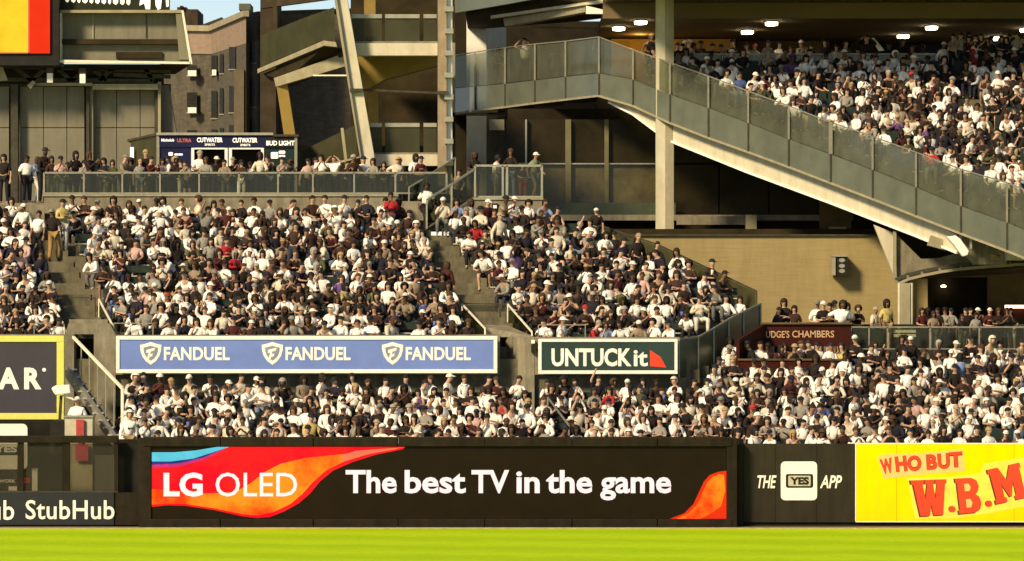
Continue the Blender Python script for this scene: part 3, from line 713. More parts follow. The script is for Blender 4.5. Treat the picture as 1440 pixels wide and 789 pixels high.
# left portal
lp = thing('stair_portal', 'weathered concrete portal with a black doorway beside the lime framed sign', 'portal', P(125, 600, 128))
MB().pbox(90, 470, 104, 640, 127.7, 1.2).build('jamb', M_conc, lp)
MB().pbox(132, 470, 162.5, 640, 127.7, .6).build('jamb', M_conc, lp)
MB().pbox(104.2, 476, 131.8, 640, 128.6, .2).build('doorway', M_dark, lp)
MB().pprism([(92,470),(96,455),(154,455),(162.5,470)], 127.75, 1.0).build('lintel', M_conc, lp)
MB().pbox(97, 449, 152, 456, 129.3, .3).build('landing_wall', M_conc, lp)
st = thing('metal_staircase', 'steep steel staircase with handrail going down beside the lime framed sign', 'staircase', P(165, 612, 123.5))
pa, pb = Vector(P(93,520,125.6)), Vector(P(163,622,122.4))
MB().bar(pa, pb, .12, .30).build('stringer', M_steel, st); MB().bar(pa+Vector((.0,.9,0)), pb+Vector((0,.9,0)), .1, .28).build('stringer', M_steel, st)
for i in range(10):
    c = pa.lerp(pb, (i+.5)/10); MB().box(c.x-.16, c.x+.16, c.y-.05, c.y+.95, c.z+.08, c.z+.12).build('tread', M_alu, st)
ra, rb = Vector(P(103,474,125.6)), Vector(P(172,546,122.4))
MB().bar(ra, rb, .07, .07).build('handrail', M_offw, st)
MB().bar(rb, Vector(P(172,620,122.4)), .08, .08).build('newel_post', M_offw, st)
for i in range(1,6):
    c = ra.lerp(rb, i/6); d = pa.lerp(pb, i/6); MB().bar(c, Vector((c.x, c.y, d.z)), .035, .035).build('baluster', M_railm, st)
# right portal: concrete wall that curves into the passage
rp = thing('stair_portal', 'curved concrete passage wall between the blue banner and UNTUCKit sign', 'portal', P(730, 560, 128))
prof = [(703,131.2),(706,130.2),(711,129.2),(718,128.4),(727,127.9),(738,127.7),(751.5,127.7)]
for (xa, ya), (xb, yb2) in zip(prof[:-1], prof[1:]):
    A0, B0 = (PX(xa,127.7), ya), (PX(xb,127.7), yb2)
    MB().prism([(A0[0],A0[1],1.0),(B0[0],B0[1],1.0),(B0[0],B0[1],PZ(474,127.7)),(A0[0],A0[1],PZ(474,127.7))], (.0,.3,0)).build('wall_panel', M_conc, rp)
MB().box(PX(640,127.7), PX(757,127.7), 131.3, 131.5, 1, 5.1).build('back_wall', M_conc, rp)
MB().pprism([(683,474,129.6),(668,457,130.4),(712,457,130.4),(752,474,127.9)], 0, .05).build('landing', M_conc, rp)
MB().pbox(644, 470.5, 701, 474, 127.95, 1.6).build('lintel', M_conc, rp)
MB().pbox(747,478,752,483,127.5,.15).build('lamp_housing', M_white, rp); MB().pbox(747,484,753,496,127.52,.15).build('speaker_case', M_black, rp)
# stairway handrails with glass
rail('stair_handrail', 'pale handrail with glass on the left side of the left stairway foot', [P(67,463,131.4), P(90,500,128.2)], .92, True, M_offw, M_glass, w=.045)
rail('stair_handrail', 'pale handrail with glass on the right side of the left stairway foot', [P(139,463,131.4), P(158,500,128.2)], .92, True, M_offw, M_glass, w=.045)
rail('stair_handrail', 'pale handrail with glass on the left side of the long stairway foot', [P(650,470,131.6), P(682,505,128.2)], .92, True, M_offw, M_glass, w=.045)
rail('stair_handrail', 'pale handrail with glass on the right side of the long stairway foot', [P(714,470,131.6), P(748,510,128.2)], .92, True, M_offw, M_glass, w=.045)
rail('crowd_barrier', 'thin dark barrier rail across the left stairway', [P(76,462,131.8), P(134,462,131.8)], .95, True, M_dsteel, w=.035)
rail('crowd_barrier', 'thin dark barrier rail across the foot of the long stairway', [P(613,468,131.9), P(650,469,131.9), P(703,470,131.9), P(744,470,131.9)], .93, True, M_dsteel, M_glass, w=.035)
rail('front_guard', 'low steel guard rail at the first row beside the lime framed sign', [P(48,478,128.0), P(70,478,128.0)], .5, True, M_railm, w=.03)
rail('front_guard', 'low steel guard rail at the first row above the left end of the blue banner', [P(160,478,128.0), P(215,478,128.0)], .5, True, M_railm, w=.03)
rail('front_guard', 'low steel guard rail at the first row above the UNTUCKit sign', [P(757,478,128.0), P(790,478,128.0), P(823,478,128.0)], .45, True, M_railm, w=.03)
rail('aisle_guard', 'small steel guard rail at the lower aisle near the UNTUCKit sign', [P(770,600,123.8), P(800,640,121.4)], .85, True, M_railm, w=.04)
# side boundary guard of the right block
rg = rail('stand_side_guard', 'long sloping dark guard rail climbing the right side of the upper bleachers',
     [P(838,358,139.4), P(925,388,137.0), P(1000,424,134.6), P(1064,455,132.9)], 1.0, True, M_dsteel, M_netting, w=.05, sub='net_panel')
sg = thing('stand_side_wall', 'sloping concrete side wall of the upper bleachers by the tan wall', 'wall', P(900, 420, 136))
MB().prism([P(762,330,140.5), P(838,352,139.6), P(925,382,137.2), P(1000,418,134.8), P(1064,449,133.1), P(1064,520,133.1), P(900,520,136)], (.0,.25,0)).build('side_wall', M_conc, sg)

# glazed stair flank on the right of the UNTUCKit sign
gs = thing('glazed_stair', 'green glass sided stair rising right of the UNTUCKit sign', 'staircase', P(990, 530, 129))
sp = [(955,477,531,127.6),(982,474,531,128.4),(1004,462,529,129.4),(1025,449,521,130.4),(1046,438,500,131.5),(1070,427,480,132.6)]
for (xa,ta,ba,ya),(xb,tb,bb,yb2) in zip(sp[:-1], sp[1:]):
    MB().prism([P(xa+1,ba,ya), P(xb-1,bb,yb2), P(xb-1,tb,yb2), P(xa+1,ta,ya)], (0,.03,0)).build('glass_panel', M_green, gs)
    MB().bar(P(xa,ta,ya), P(xb,tb,yb2), .05).build('top_rail', M_railm, gs)
for (xa,ta,ba,ya) in sp: MB().bar(P(xa,ba,ya), P(xa,ta-2,ya), .045).build('post', M_railm, gs)
MB().prism([P(955,531,127.6), P(982,531,128.4), P(1004,529,129.4), P(1000,560,129.3), P(955,560,127.6)], (0,.3,0)).build('base_wall', M_conc, gs)
for i in range(8):
    t = i/8; x = lerp(PX(965,128), PX(1066,133), t); y = lerp(128.0,132.8,t); z = lerp(4.3,5.1,t)
    MB().box(x-.3, x+.4, y+.05, y+1.3, z-.4, z).build('tread', M_step, gs)

# ---------------------------------------------------------------- left upper concourse
con = struct(MB().box(-30, PX(636,140.5), 140.45, 163, 9.1, 9.62).build('concourse_floor', M_conc))
cw = thing('curb_wall', 'low concrete curb wall behind the top row of the bleachers', 'wall', (0,140.3,9.4))
MB().pbox(62, 276, 560, 300, 139.95, .3).build('curb', M_conc, cw); MB().pbox(60, 273, 560, 276, 139.9, .38).build('coping', M_beam, cw)
MB().box(-30, PX(62,140), 140.1, 140.4, 8, 9.55).build('curb', M_conc, cw)
MB().pbox(560, 283, 616, 310, 140.0, .3).build('curb', M_conc, cw)
xs = [62,118,172,225,280,336,391,440,498,556,628]
rail('concourse_railing', 'long steel and glass railing along the concourse above the bleachers', [P(x,273,140.3) for x in xs], PZ(243,140.3)-PZ(273,140.3), True, M_railm, M_glass, w=.06)
# platform on the right of the stairway
pf = thing('viewing_platform', 'raised concrete viewing platform above the long stairway', 'platform', P(700, 300, 141))
MB().pbox(640, 281, 762, 330, 140.6, .35).build('front_wall', M_conc, pf); MB().pbox(666, 278, 764, 281, 140.55, .5).build('coping', M_beam, pf)
MB().box(PX(640,141), PX(764,141), 141, 147, 9.0, 9.72).build('deck', M_conc, pf)
MB().pbox(692, 286, 700, 296, 140.5, .08).build('notice_plate', M_black, pf); MB().pbox(693.5, 288.5, 698.5, 293, 140.47, .03).build('notice_label', M_letter, pf)
MB().prism([P(618,322,140.0), P(636,322,140.0), P(668,283,140.6), P(640,283,140.6)], (0,.3,0)).build('stair_flank', M_conc, pf)
rail('platform_railing', 'steel framed glass railing around the raised viewing platform', [P(668,278,140.7), P(707,278,140.7), P(713,278,140.7), P(762,278,140.7)], PZ(233,140.7)-PZ(278,140.7), True, M_steel, M_glass, w=.07)
rail('stair_railing', 'sloping steel railing with glass up to the viewing platform', [P(600,322,139.6), P(635,300,140.1), P(668,278,140.6)], .95, True, M_steel, M_glass, w=.06)
rail('stair_railing', 'second sloping railing left of the viewing platform stairs', [P(575,300,140.1), P(600,285,140.4), P(640,258,141.2)], .85, True, M_railm, M_glass, w=.05)

# tan panelled wall
tw = thing('panelled_wall', 'tan metal panelled wall behind the concourse on the left', 'wall', P(110, 280, 151))
xsw = [-60,-20,13,28,61,94,119,131,164,197,218]
for a, b in zip(xsw[:-1], xsw[1:]):
    if (a, b) in ((13,28),(119,131)): continue
    for ya, yb2 in ((122,179),(180.2,300)):
        MB().pbox(a+.5, ya, b-.5, yb2, 151, .2).build('panel', M_panel, tw)
for a, b in ((15,25),(121,125.5)): MB().pbox(a, 118, b, 300, 150.6, .3).build('column', M_dsteel, tw)
MB().pbox(125.8, 120, 131, 300, 150.7, .3).build('column', M_panel, tw)
MB().pbox(-60, 118, 240, 300, 151.25, .2).build('backing', M_dsteel, tw)
MB().pbox(218, 117, 221.5, 232, 150.7, .25).build('column', M_dsteel, tw); MB().pbox(222, 115, 226, 232, 150.5, .4).build('column', M_beam, tw)
MB().pprism([(226.5,120),(237,120),(248,187),(248,240),(226.5,240)], 151.0, .4).build('tapered_panel', M_panel, tw)
MB().pbox(50, 116.5, 130, 120.5, 150.2, .15).build('pipe_beam', M_beam, tw); MB().pbox(130.3, 118, 222, 126, 150.3, .25).build('head_beam', M_beam, tw)
# scoreboard (left edge)
sb = thing('scoreboard_screen', 'big video screen edge showing yellow and red panels, black casing', 'scoreboard', P(40, 90, 149))
MB().pbox(-200, -60, 83, 92, 149.0, 1.6).build('casing', M_black, sb)
MB().pbox(-190, -50, 39, 73.5, 148.9, .06).build('screen_graphic', M_ledy, sb); MB().pbox(39.3, -50, 41, 74, 148.88, .06).build('screen_graphic', M_ledpk, sb)
MB().pbox(41.3, -50, 70, 75, 148.9, .06).build('screen_graphic', M_ledred2, sb)
MB().pbox(-190, 73.8, 39, 75, 148.89, .06).build('screen_graphic', M_ledpk, sb)
fr = thing('signboard_frame', 'pale steel framed box under the black lettered board, top left', 'sign frame', P(180, 92, 149))
MB().pbox(85, 17, 252, 88, 150.0, .1).build('back_panel', M_panel, fr)
MB().pbox(130, 17, 131.5, 60, 149.95, .1).build('seam_strip', M_beam, fr); MB().pbox(205, 19, 206, 53, 149.95, .1).build('seam_strip', M_dsteel, fr)
MB().pbox(86, 55, 250, 62, 149.7, .3).build('shelf_beam', M_brownd, fr); MB().pbox(163, 73, 228, 82, 149.9, .15).build('recess', M_brownd, fr)
MB().pbox(83, 14, 258, 18, 149.45, .5).build('frame', M_beam, fr)
MB().prism([P(83,84,149.2), P(268,87,149.2), P(268,90,149.2), P(83,88,149.2)], (0,.2,0)).build('frame', M_offw, fr)
MB().pbox(83, 18.2, 85.5, 84, 149.3, .6).build('frame', M_offw, fr)
MB().prism([P(255,15,149.2), P(258,15,149.2), P(270.5,90,149.2), P(267,90,149.2)], (0,.2,0)).build('frame', M_offw, fr)
MB().prism([P(247,18,149.5), P(255,18,149.5), P(266,84,149.5), P(252,84,149.5)], (0,.5,0)).build('side_panel', M_panel, fr)
MB().prism([P(85,90,149.4), P(268,90.5,149.4), P(246,104,152), P(120,106,152)], (0,.15,0)).build('underside', M_brownd, fr)
lb = thing('lettered_board', 'black board with white letter bottoms above the steel framed box', 'sign', P(160, 14, 149))
MB().pbox(85, -60, 238, 13.8, 149.6, .3).build('board', mat('board_green_black',(.02,.022,.010),.5), lb)
x = 92
for i, w_ in enumerate((6,7,5,8,6,7,7,5,8,7,6)):
    MB().pprism([(x, -20),(x+w_, -20),(x+w_-1, 1+.35*i),(x+w_*.5, 3.6+.4*i),(x, 1.5+.35*i)], 149.59, .01).build('letter', M_lit, lb); x += w_+2
for q in ([(196,8),(199,-14),(203,-14),(202,5)], [(202,-15),(212,-15),(211,13),(205,13),(203,6)], [(217,-15),(229,-15),(226,12),(222,14),(219,8)], [(232,-15),(237,-15),(237,9),(234,10)]):
    MB().pprism(q, 149.59, .01).build('letter', M_lit, lb)
for x, y_ in ((70,104),(116,105)):
    l_ = thing('floodlight', 'small white square floodlight under the scoreboard, %s' % ('left of the pair' if x < 100 else 'right of the pair'), 'floodlight', P(x, y_, 149.6), 'pair of floodlights under the scoreboard')
    MB().pbox(x-4, y_-1, x+4, y_+12, 149.6, .2).build('lamp_housing', M_white, l_); MB().pbox(x-5, y_-9, x+4.5, y_-1.3, 149.6, .25).build('bracket', M_dsteel, l_)
tr = thing('support_truss', 'dark steel truss carrying the scoreboard above the panelled wall', 'truss', P(110, 116, 150.5))
for a, b in (((0,93),(240,100)),((0,112),(215,114)),((20,94),(45,114)),((45,114),(66,94)),((78,94),(100,114)),((100,114),(128,95)),((128,95),(150,113)),((160,96),(140,113)),((205,97),(215,114)),((160,105),(240,108))):
    MB().bar(P(*a,150.9), P(*b,150.9), .14).build('strut', M_dsteel, tr)
MB().pbox(-60, 92, 230, 118, 152.5, .2).build('backing', M_brownd, tr)
MB().pprism([(-4,92),(3,93),(11,113),(-4,114)], 149.9, .2).build('panel', M_beam, tr)
MB().prism([P(38,120,149.9), P(46,113,149.9), P(50,116,149.9), P(43,125,149.9)], (0,.3,0)).build('spot_lamp', M_beam, tr)

# kiosk bar
kk = thing('drinks_kiosk', 'navy drinks kiosk with white lettered header behind the concourse crowd', 'kiosk', P(300, 280, 147))
Yk = 147.0
MB().pbox(222, 190, 418, 207, Yk, .3).build('header', M_navyk, kk)
MB().pbox(374, 190.2, 418.3, 207.2, Yk-.012, .01).build('header_panel', M_black, kk)
MB().pbox(220, 186.5, 384, 190, Yk-.1, 2.5).build('roof_edge', M_steel, kk); MB().pbox(384, 189, 420, 192, Yk-.1, 2.5).build('roof_edge', M_dsteel, kk)
MB().prism([P(179,196,148.5), P(222,186.5,Yk-.1), P(222,190,Yk-.1), P(179,199,148.5)], (0,1.5,0)).build('roof_edge', M_dsteel, kk)
MB().pprism([(184,199,148.4),(221,190.5,147),(221,290,147),(184,290,148.4)], 0, .1).build('side_screen', M_netting, kk)
for x in (222, 416): MB().pbox(x-2, 190, x+2, 290, Yk-.02, .12).build('post', M_railm, kk)
MB().pbox(224.5, 207.3, 268, 290, Yk+.05, .1).build('front_panel', M_navyk, kk)
MB().pbox(372, 207.3, 413.8, 290, Yk+.05, .1).build('front_panel', mat('kiosk_teal',(.012,.028,.026),.4), kk)
for a, b in ((268,321),(321,372)):
    MB().pbox(a+5, 207.5, b-5, 240, Yk+.6, .1).build('hatch', M_dark, kk)
    MB().pbox(a+1, 208, a+5, 240, Yk, .1).build('hatch_frame', M_white, kk); MB().pbox(b-5, 208, b-1, 240, Yk, .1).build('hatch_frame', M_white, kk)
    MB().pbox(a+5.2, 207.8, b-5.2, 210, Yk, .1).build('hatch_frame', M_white, kk); MB().pbox(a, 240, b, 290, Yk+.02, .1).build('counter_front', M_navyk, kk)
text('Michelob', 227, 245, 195, 199, Yk, M_lit, kk, off=.02); text('ULTRA', 249, 269, 195, 200, Yk, M_ledpk, kk, off=.02)
text('CUTWATER', 277, 313, 193.5, 200, Yk, M_lit, kk, off=.03); text('SPIRITS', 288, 302, 202, 205, Yk, M_lit, kk, off=.01)
text('CUTWATER', 327, 362, 194, 200.5, Yk, M_lit, kk, off=.03); text('SPIRITS', 338, 352, 202.5, 205.5, Yk, M_lit, kk, off=.01)
text('BUD LIGHT', 374.5, 414, 198, 204.5, Yk-.014, M_lit, kk, off=.03)
for q in ((237,214,243,219),(245,216,257,218.5),(381,214,391,223),(392,212,401,216),(392,218,401,221)):
    MB().pprism(rrect(*q, 1.2), Yk+.035, .01).build('printed_mark', M_lit, kk)
MB().pbox(183, 207, 188, 228, 148.0, .05).build('lit_strip', M_lit, kk)

# ---------------------------------------------------------------- apartment building in the distance
ab = thing('apartment_building', 'olive brick apartment block with pink parapet far behind the stand', 'building', P(330, 250, 262))
f1 = [(225,268.0),(297,264.0),(346,250.0),(362,256.0),(480,262.0),(640,270)]
tops = [39,40,19,16,12,10]; pb_ = [75,76,61,57,55,55]
for i in range(5):
    (xa, ya), (xb, yb2) = f1[i], f1[i+1]
    MB().prism([P(xa,pb_[i],ya), P(xb,pb_[i+1],yb2), P(xb,300,yb2), P(xa,300,ya)], (0,12,0)).build('brick_wall', M_brick, ab)
    if i < 3: MB().prism([P(xa,tops[i],ya-.15), P(xb,tops[i+1],yb2-.15), P(xb,pb_[i+1],yb2-.15), P(xa,pb_[i],ya-.15)], (0,12,0)).build('parapet', M_pink if i < 2 else M_roofd, ab)  # side faces past the corner take a darker colour for their shade
    else: MB().prism([P(xa,tops[i],ya), P(xb,tops[i+1],yb2), P(xb,pb_[i+1],yb2), P(xa,pb_[i],ya)], (0,12,0)).build('parapet', M_roofd, ab)
    if i < 2: MB().bar(P(xa,tops[i],ya-.3), P(xb,tops[i+1],yb2-.3), .35).build('coping', M_beam, ab)
def face_pt(px):
    for (xa, ya), (xb, yb2) in zip(f1[:-1], f1[1:]):
        if xa <= px <= xb: return lerp(ya, yb2, (px-xa)/(xb-xa))
def bwin(x0, y0, x1, y1, ac=False):
    ya, yb2 = face_pt(x0)-.55, face_pt(x1)-.55
    w_ = MB().prism([P(x0,y0,ya), P(x1,y0,yb2), P(x1,y1,yb2), P(x0,y1,ya)], (0,.1,0)).build('window', M_winb, ab)
    MB().prism([P(x0-1,y1,ya-.1), P(x1+1,y1,yb2-.1), P(x1+1,y1+1.6,yb2-.1), P(x0-1,y1+1.6,ya-.1)], (0,.2,0)).build('sill', M_beam, w_)
    ym = (y0+y1)/2; MB().prism([P(x0,ym,ya-.05), P(x1,ym,yb2-.05), P(x1,ym+1,yb2-.05), P(x0,ym+1,ya-.05)], (0,.08,0)).build('sash', M_brownd, w_)
    if ac: MB().pbox(x0+1, y1-7, x1-1, y1+1, min(ya,yb2)-.6, .7).build('air_conditioner', M_white, w_)
for q in ((263,130,277,158,1),(263,92,277,106,1),(263,183,277,205,0),(297,78,305,105,1),(309,76,314,103,0),(297,128,305,166,0),(309,124,314,160,0),(322,66,331,97,0),(322,121,331,158,0),(322,176,331,200,0),(297,182,305,200,0),(309,180,314,200,0),
          (353,60,359,88,0),(353,112,359,150,0),(353,168,359,188,0),(378,112,384,140,0),(425,115,432,155,0),(442,112,450,152,0),(392,160,398,182,1),(463,120,472,160,0)):
    bwin(*q[:4], ac=bool(q[4]))
MB().pbox(329, 98, 343, 215, 250.0, 6).build('pilaster', mat('olive_pilaster',(.12,.10,.06),.9,var=.15,scale=2), ab)
MB().pbox(262, 13, 278, 42, 272, 5).build('water_tank_house', M_roofd, ab); MB().pbox(249, 10, 262, 42, 272.5, 5).build('stair_bulkhead', M_roofd, ab)
MB().pbox(253, 8, 257, 11, 272.2, 1).build('chimney', M_brownd, ab)
MB().prism([P(283,35,268), P(312,24,262), P(314,40,262), P(283,45,268)], (0,8,0)).build('stair_bulkhead', M_roofd, ab)
MB().pbox(336, 5, 352, 14, 258, 3).build('roof_hut', mat('green_roof_hut',(.08,.09,.06),.8), ab)
ab2 = thing('apartment_building', 'dark brick block half hidden behind the walkway frames', 'building', P(430,200,240))
MB().pbox(366, -40, 388, 300, 243, 6).build('wall', M_roofd, ab2); MB().pbox(376, 20, 700, 300, 248, 6).build('wall', M_brick, ab2)

# ---------------------------------------------------------------- walkway frame structure (centre left)
Yf = 146.0
fs = thing('ramp_building', 'cream concrete ramp frame with slanted column and netted landings', 'ramp building', P(560, 250, Yf))
MB().pprism([(467,-20),(485,-20),(526,218),(526,250),(512,250),(505,215)], Yf-1.2, .7).build('slanted_column', M_cream, fs)
MB().pprism([(467,-20),(471,-20),(511,240),(512,250),(505,215)], Yf-1.35, .14).build('column_flange', M_beam, fs)
MB().pbox(615.5, -30, 628, 262, Yf-1.1, .7).build('column', mat('pinkish_concrete',(.30,.23,.15),.8,stain=.2), fs)
ds = MB().pbox(628.4, -30, 636, 262, Yf-.9, .4).build('downpipe', M_white, fs)
for y_ in range(0, 250, 31): MB().pbox(625, y_+9, 637.5, y_+16, Yf-1.3, .3).build('bracket', M_steel, fs)
MB().pbox(500, 60.5, 615.2, 78, Yf-.5, .6).build('beam', M_cream, fs); MB().pbox(522, 217, 615.2, 233, Yf-.5, .6).build('beam', M_cream, fs)
for y0, y1, xa in ((20,60,494),(173,217,512)):
    for a, b in ((xa,537),(541,590),(595,614)):
        MB().pbox(a+.5, y0+6, b, y1-.5, Yf-.2, .03).build('net_panel', M_netting, fs)
        MB().pbox(a+.5, y0, b, y0+5.6, Yf-.25, .1).build('rail_board', M_steel, fs)
MB().pbox(494, 58, 615, 60.2, Yf-.3, 14).build('landing_slab', M_conc, fs); MB().pbox(515, 214.5, 615, 216.8, Yf-.3, 14).build('landing_slab', M_conc, fs)
MB().pbox(512, -30, 528, 52, Yf+5, .8).build('inner_column', M_yelcol, fs); MB().pbox(518, 120, 532, 195, Yf+5, .8).build('inner_column', M_yelcol, fs)
MB().pprism([(497,78),(616,78),(616,92),(540,112),(520,124),(506,126)], Yf+4, .8).build('haunch_beam', M_yelcol, fs)
MB().pbox(493, -40, 640, 280, Yf+15, .4).build('back_wall', M_brownd, fs)
MB().bar(P(500,126,Yf-.6), P(622,131,Yf-.6), .07).build('cable', M_dsteel, fs); MB().pbox(492, 124.5, 510, 129, Yf-1.4, .2).build('cable_clamp', M_dsteel, fs); MB().pbox(614, 128, 631, 133, Yf-1.4, .2).build('cable_clamp', M_dsteel, fs)
MB().pbox(440, 105, 488, 107, Yf-.6, .1).build('light_tube', M_offw, fs)
# ramp landing to the left
MB().pprism([(362,97,152),(455,57,146.5),(472,59,146.0),(474,66,146),(456,64,146.5),(362,103,152)], 0, .5).build('ramp_edge', M_beam, fs)
MB().pprism([(366,50,152),(420,28,149),(470,10,146.2),(471,58,146.2),(455,56.5,146.7),(366,94,152)], 0, .05).build('net_panel', M_netting, fs)
MB().pprism([(366,-30,152.3),(470,-30,146.5),(470,-2,146.5),(366,12,152.3)], 0, .4).build('ramp_beam', M_roofd, fs)
MB().pprism([(370,104,152),(456,66,146.9),(488,68,146.9),(490,76,146.9),(400,114,150)], 0, 4).build('ramp_soffit', M_brownd, fs)
MB().pprism([(385,110,149.5),(487,74,147.1),(489,92,147.1),(388,122,149.5)], 0, .5).build('ramp_beam', M_beam, fs)
MB().pprism([(389,122),(404,118),(416,195),(400,195)], 149.5, .5).build('slanted_column', M_yelcol, fs)
MB().pbox(384, -30, 390, 60, 151, .4).build('column', M_roofd, fs)
MB().pprism([(418,260,150),(418,215,150),(508,172,147),(510,216,147),(440,232,149)], 0, .1).build('net_panel', M_netting, fs)
MB().pprism([(440,232,149.1),(512,212,147.1),(512,220,147.1),(440,240,149.1)], 0, .4).build('ramp_edge', M_beam, fs)
MB().bar(P(481,180,146.5), P(488,238,146.5), .1).build('brace', M_beam, fs)
MB().pbox(418, 205, 640, 300, 155, .3).build('lower_wall', M_brownd, fs)

# ---------------------------------------------------------------- right grandstand structure
gsn = thing('grandstand', 'cream and green grandstand with sloping deck, column and club windows', 'grandstand', P(935, 400, 148))
# pier on the left
pr = [(655,25,712,78),(655,165,712,262)]
MB().pbox(630, -10, 655, 300, 167, .4).build('dark_recess', M_dark, gsn)
MB().pprism([(656,20),(684,20),(684,290),(656,290)], 165.0, 1).build('pier', M_white, gsn)  # upper pier coloured paler to make up for the shade on it
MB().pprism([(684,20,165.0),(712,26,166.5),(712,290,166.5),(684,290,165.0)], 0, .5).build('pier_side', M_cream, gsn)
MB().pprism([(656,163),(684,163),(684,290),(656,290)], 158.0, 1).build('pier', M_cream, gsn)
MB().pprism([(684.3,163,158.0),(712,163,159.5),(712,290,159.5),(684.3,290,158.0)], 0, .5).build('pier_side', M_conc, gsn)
MB().pbox(688, 168, 709, 183, 157.8, .2).build('pier_bracket', M_beam, gsn)
# ribbon of fascia panels + glass guard
ST = [(630,79,125,160,164.0),(668,73.5,122,155,161.1),(710,67,118,150,158.3),(752,62,113,144.5,155.5),(795,58,108,139.5,152.8),(842,52,103,134,150.0),
      (890,70,112,148,148.4),(942,88,133,172,146.8),(996,107,152,193,145.1),(1052,128,173,213,143.4),(1109,149,196,234,141.6),(1168,172,217,256.5,139.8),(1227,192,239,279,138.0),(1288,214,263.5,303,136.1),(1351,238,290,327.5,134.1),(1416,257,313,352,132.2),(1483,284,341,379,130.3)]
dk = thing('deck_guard', 'grey green panelled parapet with glass guard along the sloping upper deck', 'parapet', P(842, 134, 150))
for (xa,ga,ta,ba,ya),(xb,gb,tb,bb,yb2) in zip(ST[:-1], ST[1:]):
    MB().prism([P(xa+.6,ba,ya), P(xb-.6,bb,yb2), P(xb-.6,tb,yb2), P(xa+.6,ta,ya)], (0,.14,0)).build('fascia_panel', M_fascia, dk)
    MB().prism([P(xa+1,ta-1,ya+.1), P(xb-1,tb-1,yb2+.1), P(xb-1,gb+2,yb2+.1), P(xa+1,ga+2,ya+.1)], (0,.02,0)).build('glass_panel', M_dglass, dk)
    MB().bar(P(xa,ga,ya+.1), P(xb,gb,yb2+.1), .04).build('top_rail', M_railm, dk)
    MB().bar(P(xa,ba+.8,ya), P(xb,bb+.8,yb2), .07).build('drip_edge', M_beam, dk)
for i, (xa,ga,ta,ba,ya) in enumerate(ST):
    MB().bar(P(xa,ba,ya-.03), P(xa,ta,ya-.03), .05).build('panel_joint', M_dsteel, dk)
    MB().bar(P(xa,ta,ya-.03), P(xa,ga,ya-.03), .06 if i not in (11,) else .12).build('post', M_railm, dk)
# soffit beam under descending part
for i, (cs, wl) in enumerate([(0,0)]):
    bt = [(856,137,143,149.9),(890,149,160,148.7),(938,172,196,147.3),(1052,215,242,143.8),(1168,258,285,140.2),(1290,305,332,136.6),(1346,330,355,134.7)]
    for (xa,ta,ba,ya),(xb,tb,bb,yb2) in zip(bt[:-1], bt[1:]):
        MB().prism([P(xa,ba,ya+.25), P(xb,bb,yb2+.25), P(xb,tb,yb2+.25), P(xa,ta,ya+.25)], (0,.6,0)).build('raker_beam', M_cream, gsn)
        MB().bar(P(xa,ba+.5,ya+.2), P(xb,bb+.5,yb2+.2), .07).build('beam_flange', M_white, gsn)
# underside of the deck behind the beam (flat ribbons going back)
for (xa,ga,ta,ba,ya),(xb,gb,tb,bb,yb2) in zip(ST[:-1], ST[1:]):
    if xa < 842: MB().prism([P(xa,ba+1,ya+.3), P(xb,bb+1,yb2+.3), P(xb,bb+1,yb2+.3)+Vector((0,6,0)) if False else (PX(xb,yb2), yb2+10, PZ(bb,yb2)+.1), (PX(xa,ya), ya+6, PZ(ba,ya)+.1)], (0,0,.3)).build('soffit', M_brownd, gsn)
MB().prism([P(640,162,163.8), P(700,158,159.5), P(668,158,161), P(632,160,164)], (0,0,.1)).build('soffit_plate', M_beam, gsn)
# deck slab following the rake: treads
DK_A = .317
def deck_z(y): return 14.43 - DK_A*(150-y)
edge = [(PX(s[0],s[4]), s[4]) for s in ST[5:]]
def edge_x(y):
    for (xa, ya), (xb, yb2) in zip(edge[:-1], edge[1:]):
        if yb2 <= y <= ya: return lerp(xa, xb, (ya-y)/(ya-yb2))
    return edge[0][0] if y > 150 else edge[-1][0]
y = 148.6; k = 0
rk = thing('raked_deck', 'raked concrete seating deck above the tan wall', 'stand', (10, 145, 12))
DROWS = []
while y > 130:
    z = deck_z(y)-.05; x0 = edge_x(max(130.5, y-.54))+.2
    MB().box(x0, 26, y-.50, y+.49, z-.8, z).build('step', M_step, rk)
    DROWS.append((y, z, x0)); y -= 1.0
MB().box(3.9, 30, 149.05, 175, 13.6, 14.0).build('walkway', M_conc, rk)
MB().prism([(-2.3,164.4,13.7),(3.1,150.5,13.7),(3.1,175,13.7),(-2.3,175,13.7)], (0,0,.3)).build('walkway', M_conc, rk)
for i, (y, z, x0) in enumerate(DROWS):
    x = x0+.38
    while x < PX(1465, y):
        pxx = CX+x*F/y
        aisle = abs(pxx-(1335+ (148-y)*9)) < 14
        if not aisle:
            folding_seat(x, y+.02, z)
            if random.random() < .90: add_person(x+random.uniform(-.06,.06), y+random.uniform(-.05,.05), z, 'deck', i)
        x += random.uniform(.44,.51)
rail('walkway_railing', 'glass railing at the top of the raked deck', [P(x, 107, 148.95) for x in (952,997,1016,1052,1105,1158,1210,1262,1316)], PZ(76,148.95)-PZ(107,148.95), True, M_railm, M_glass, w=.05)
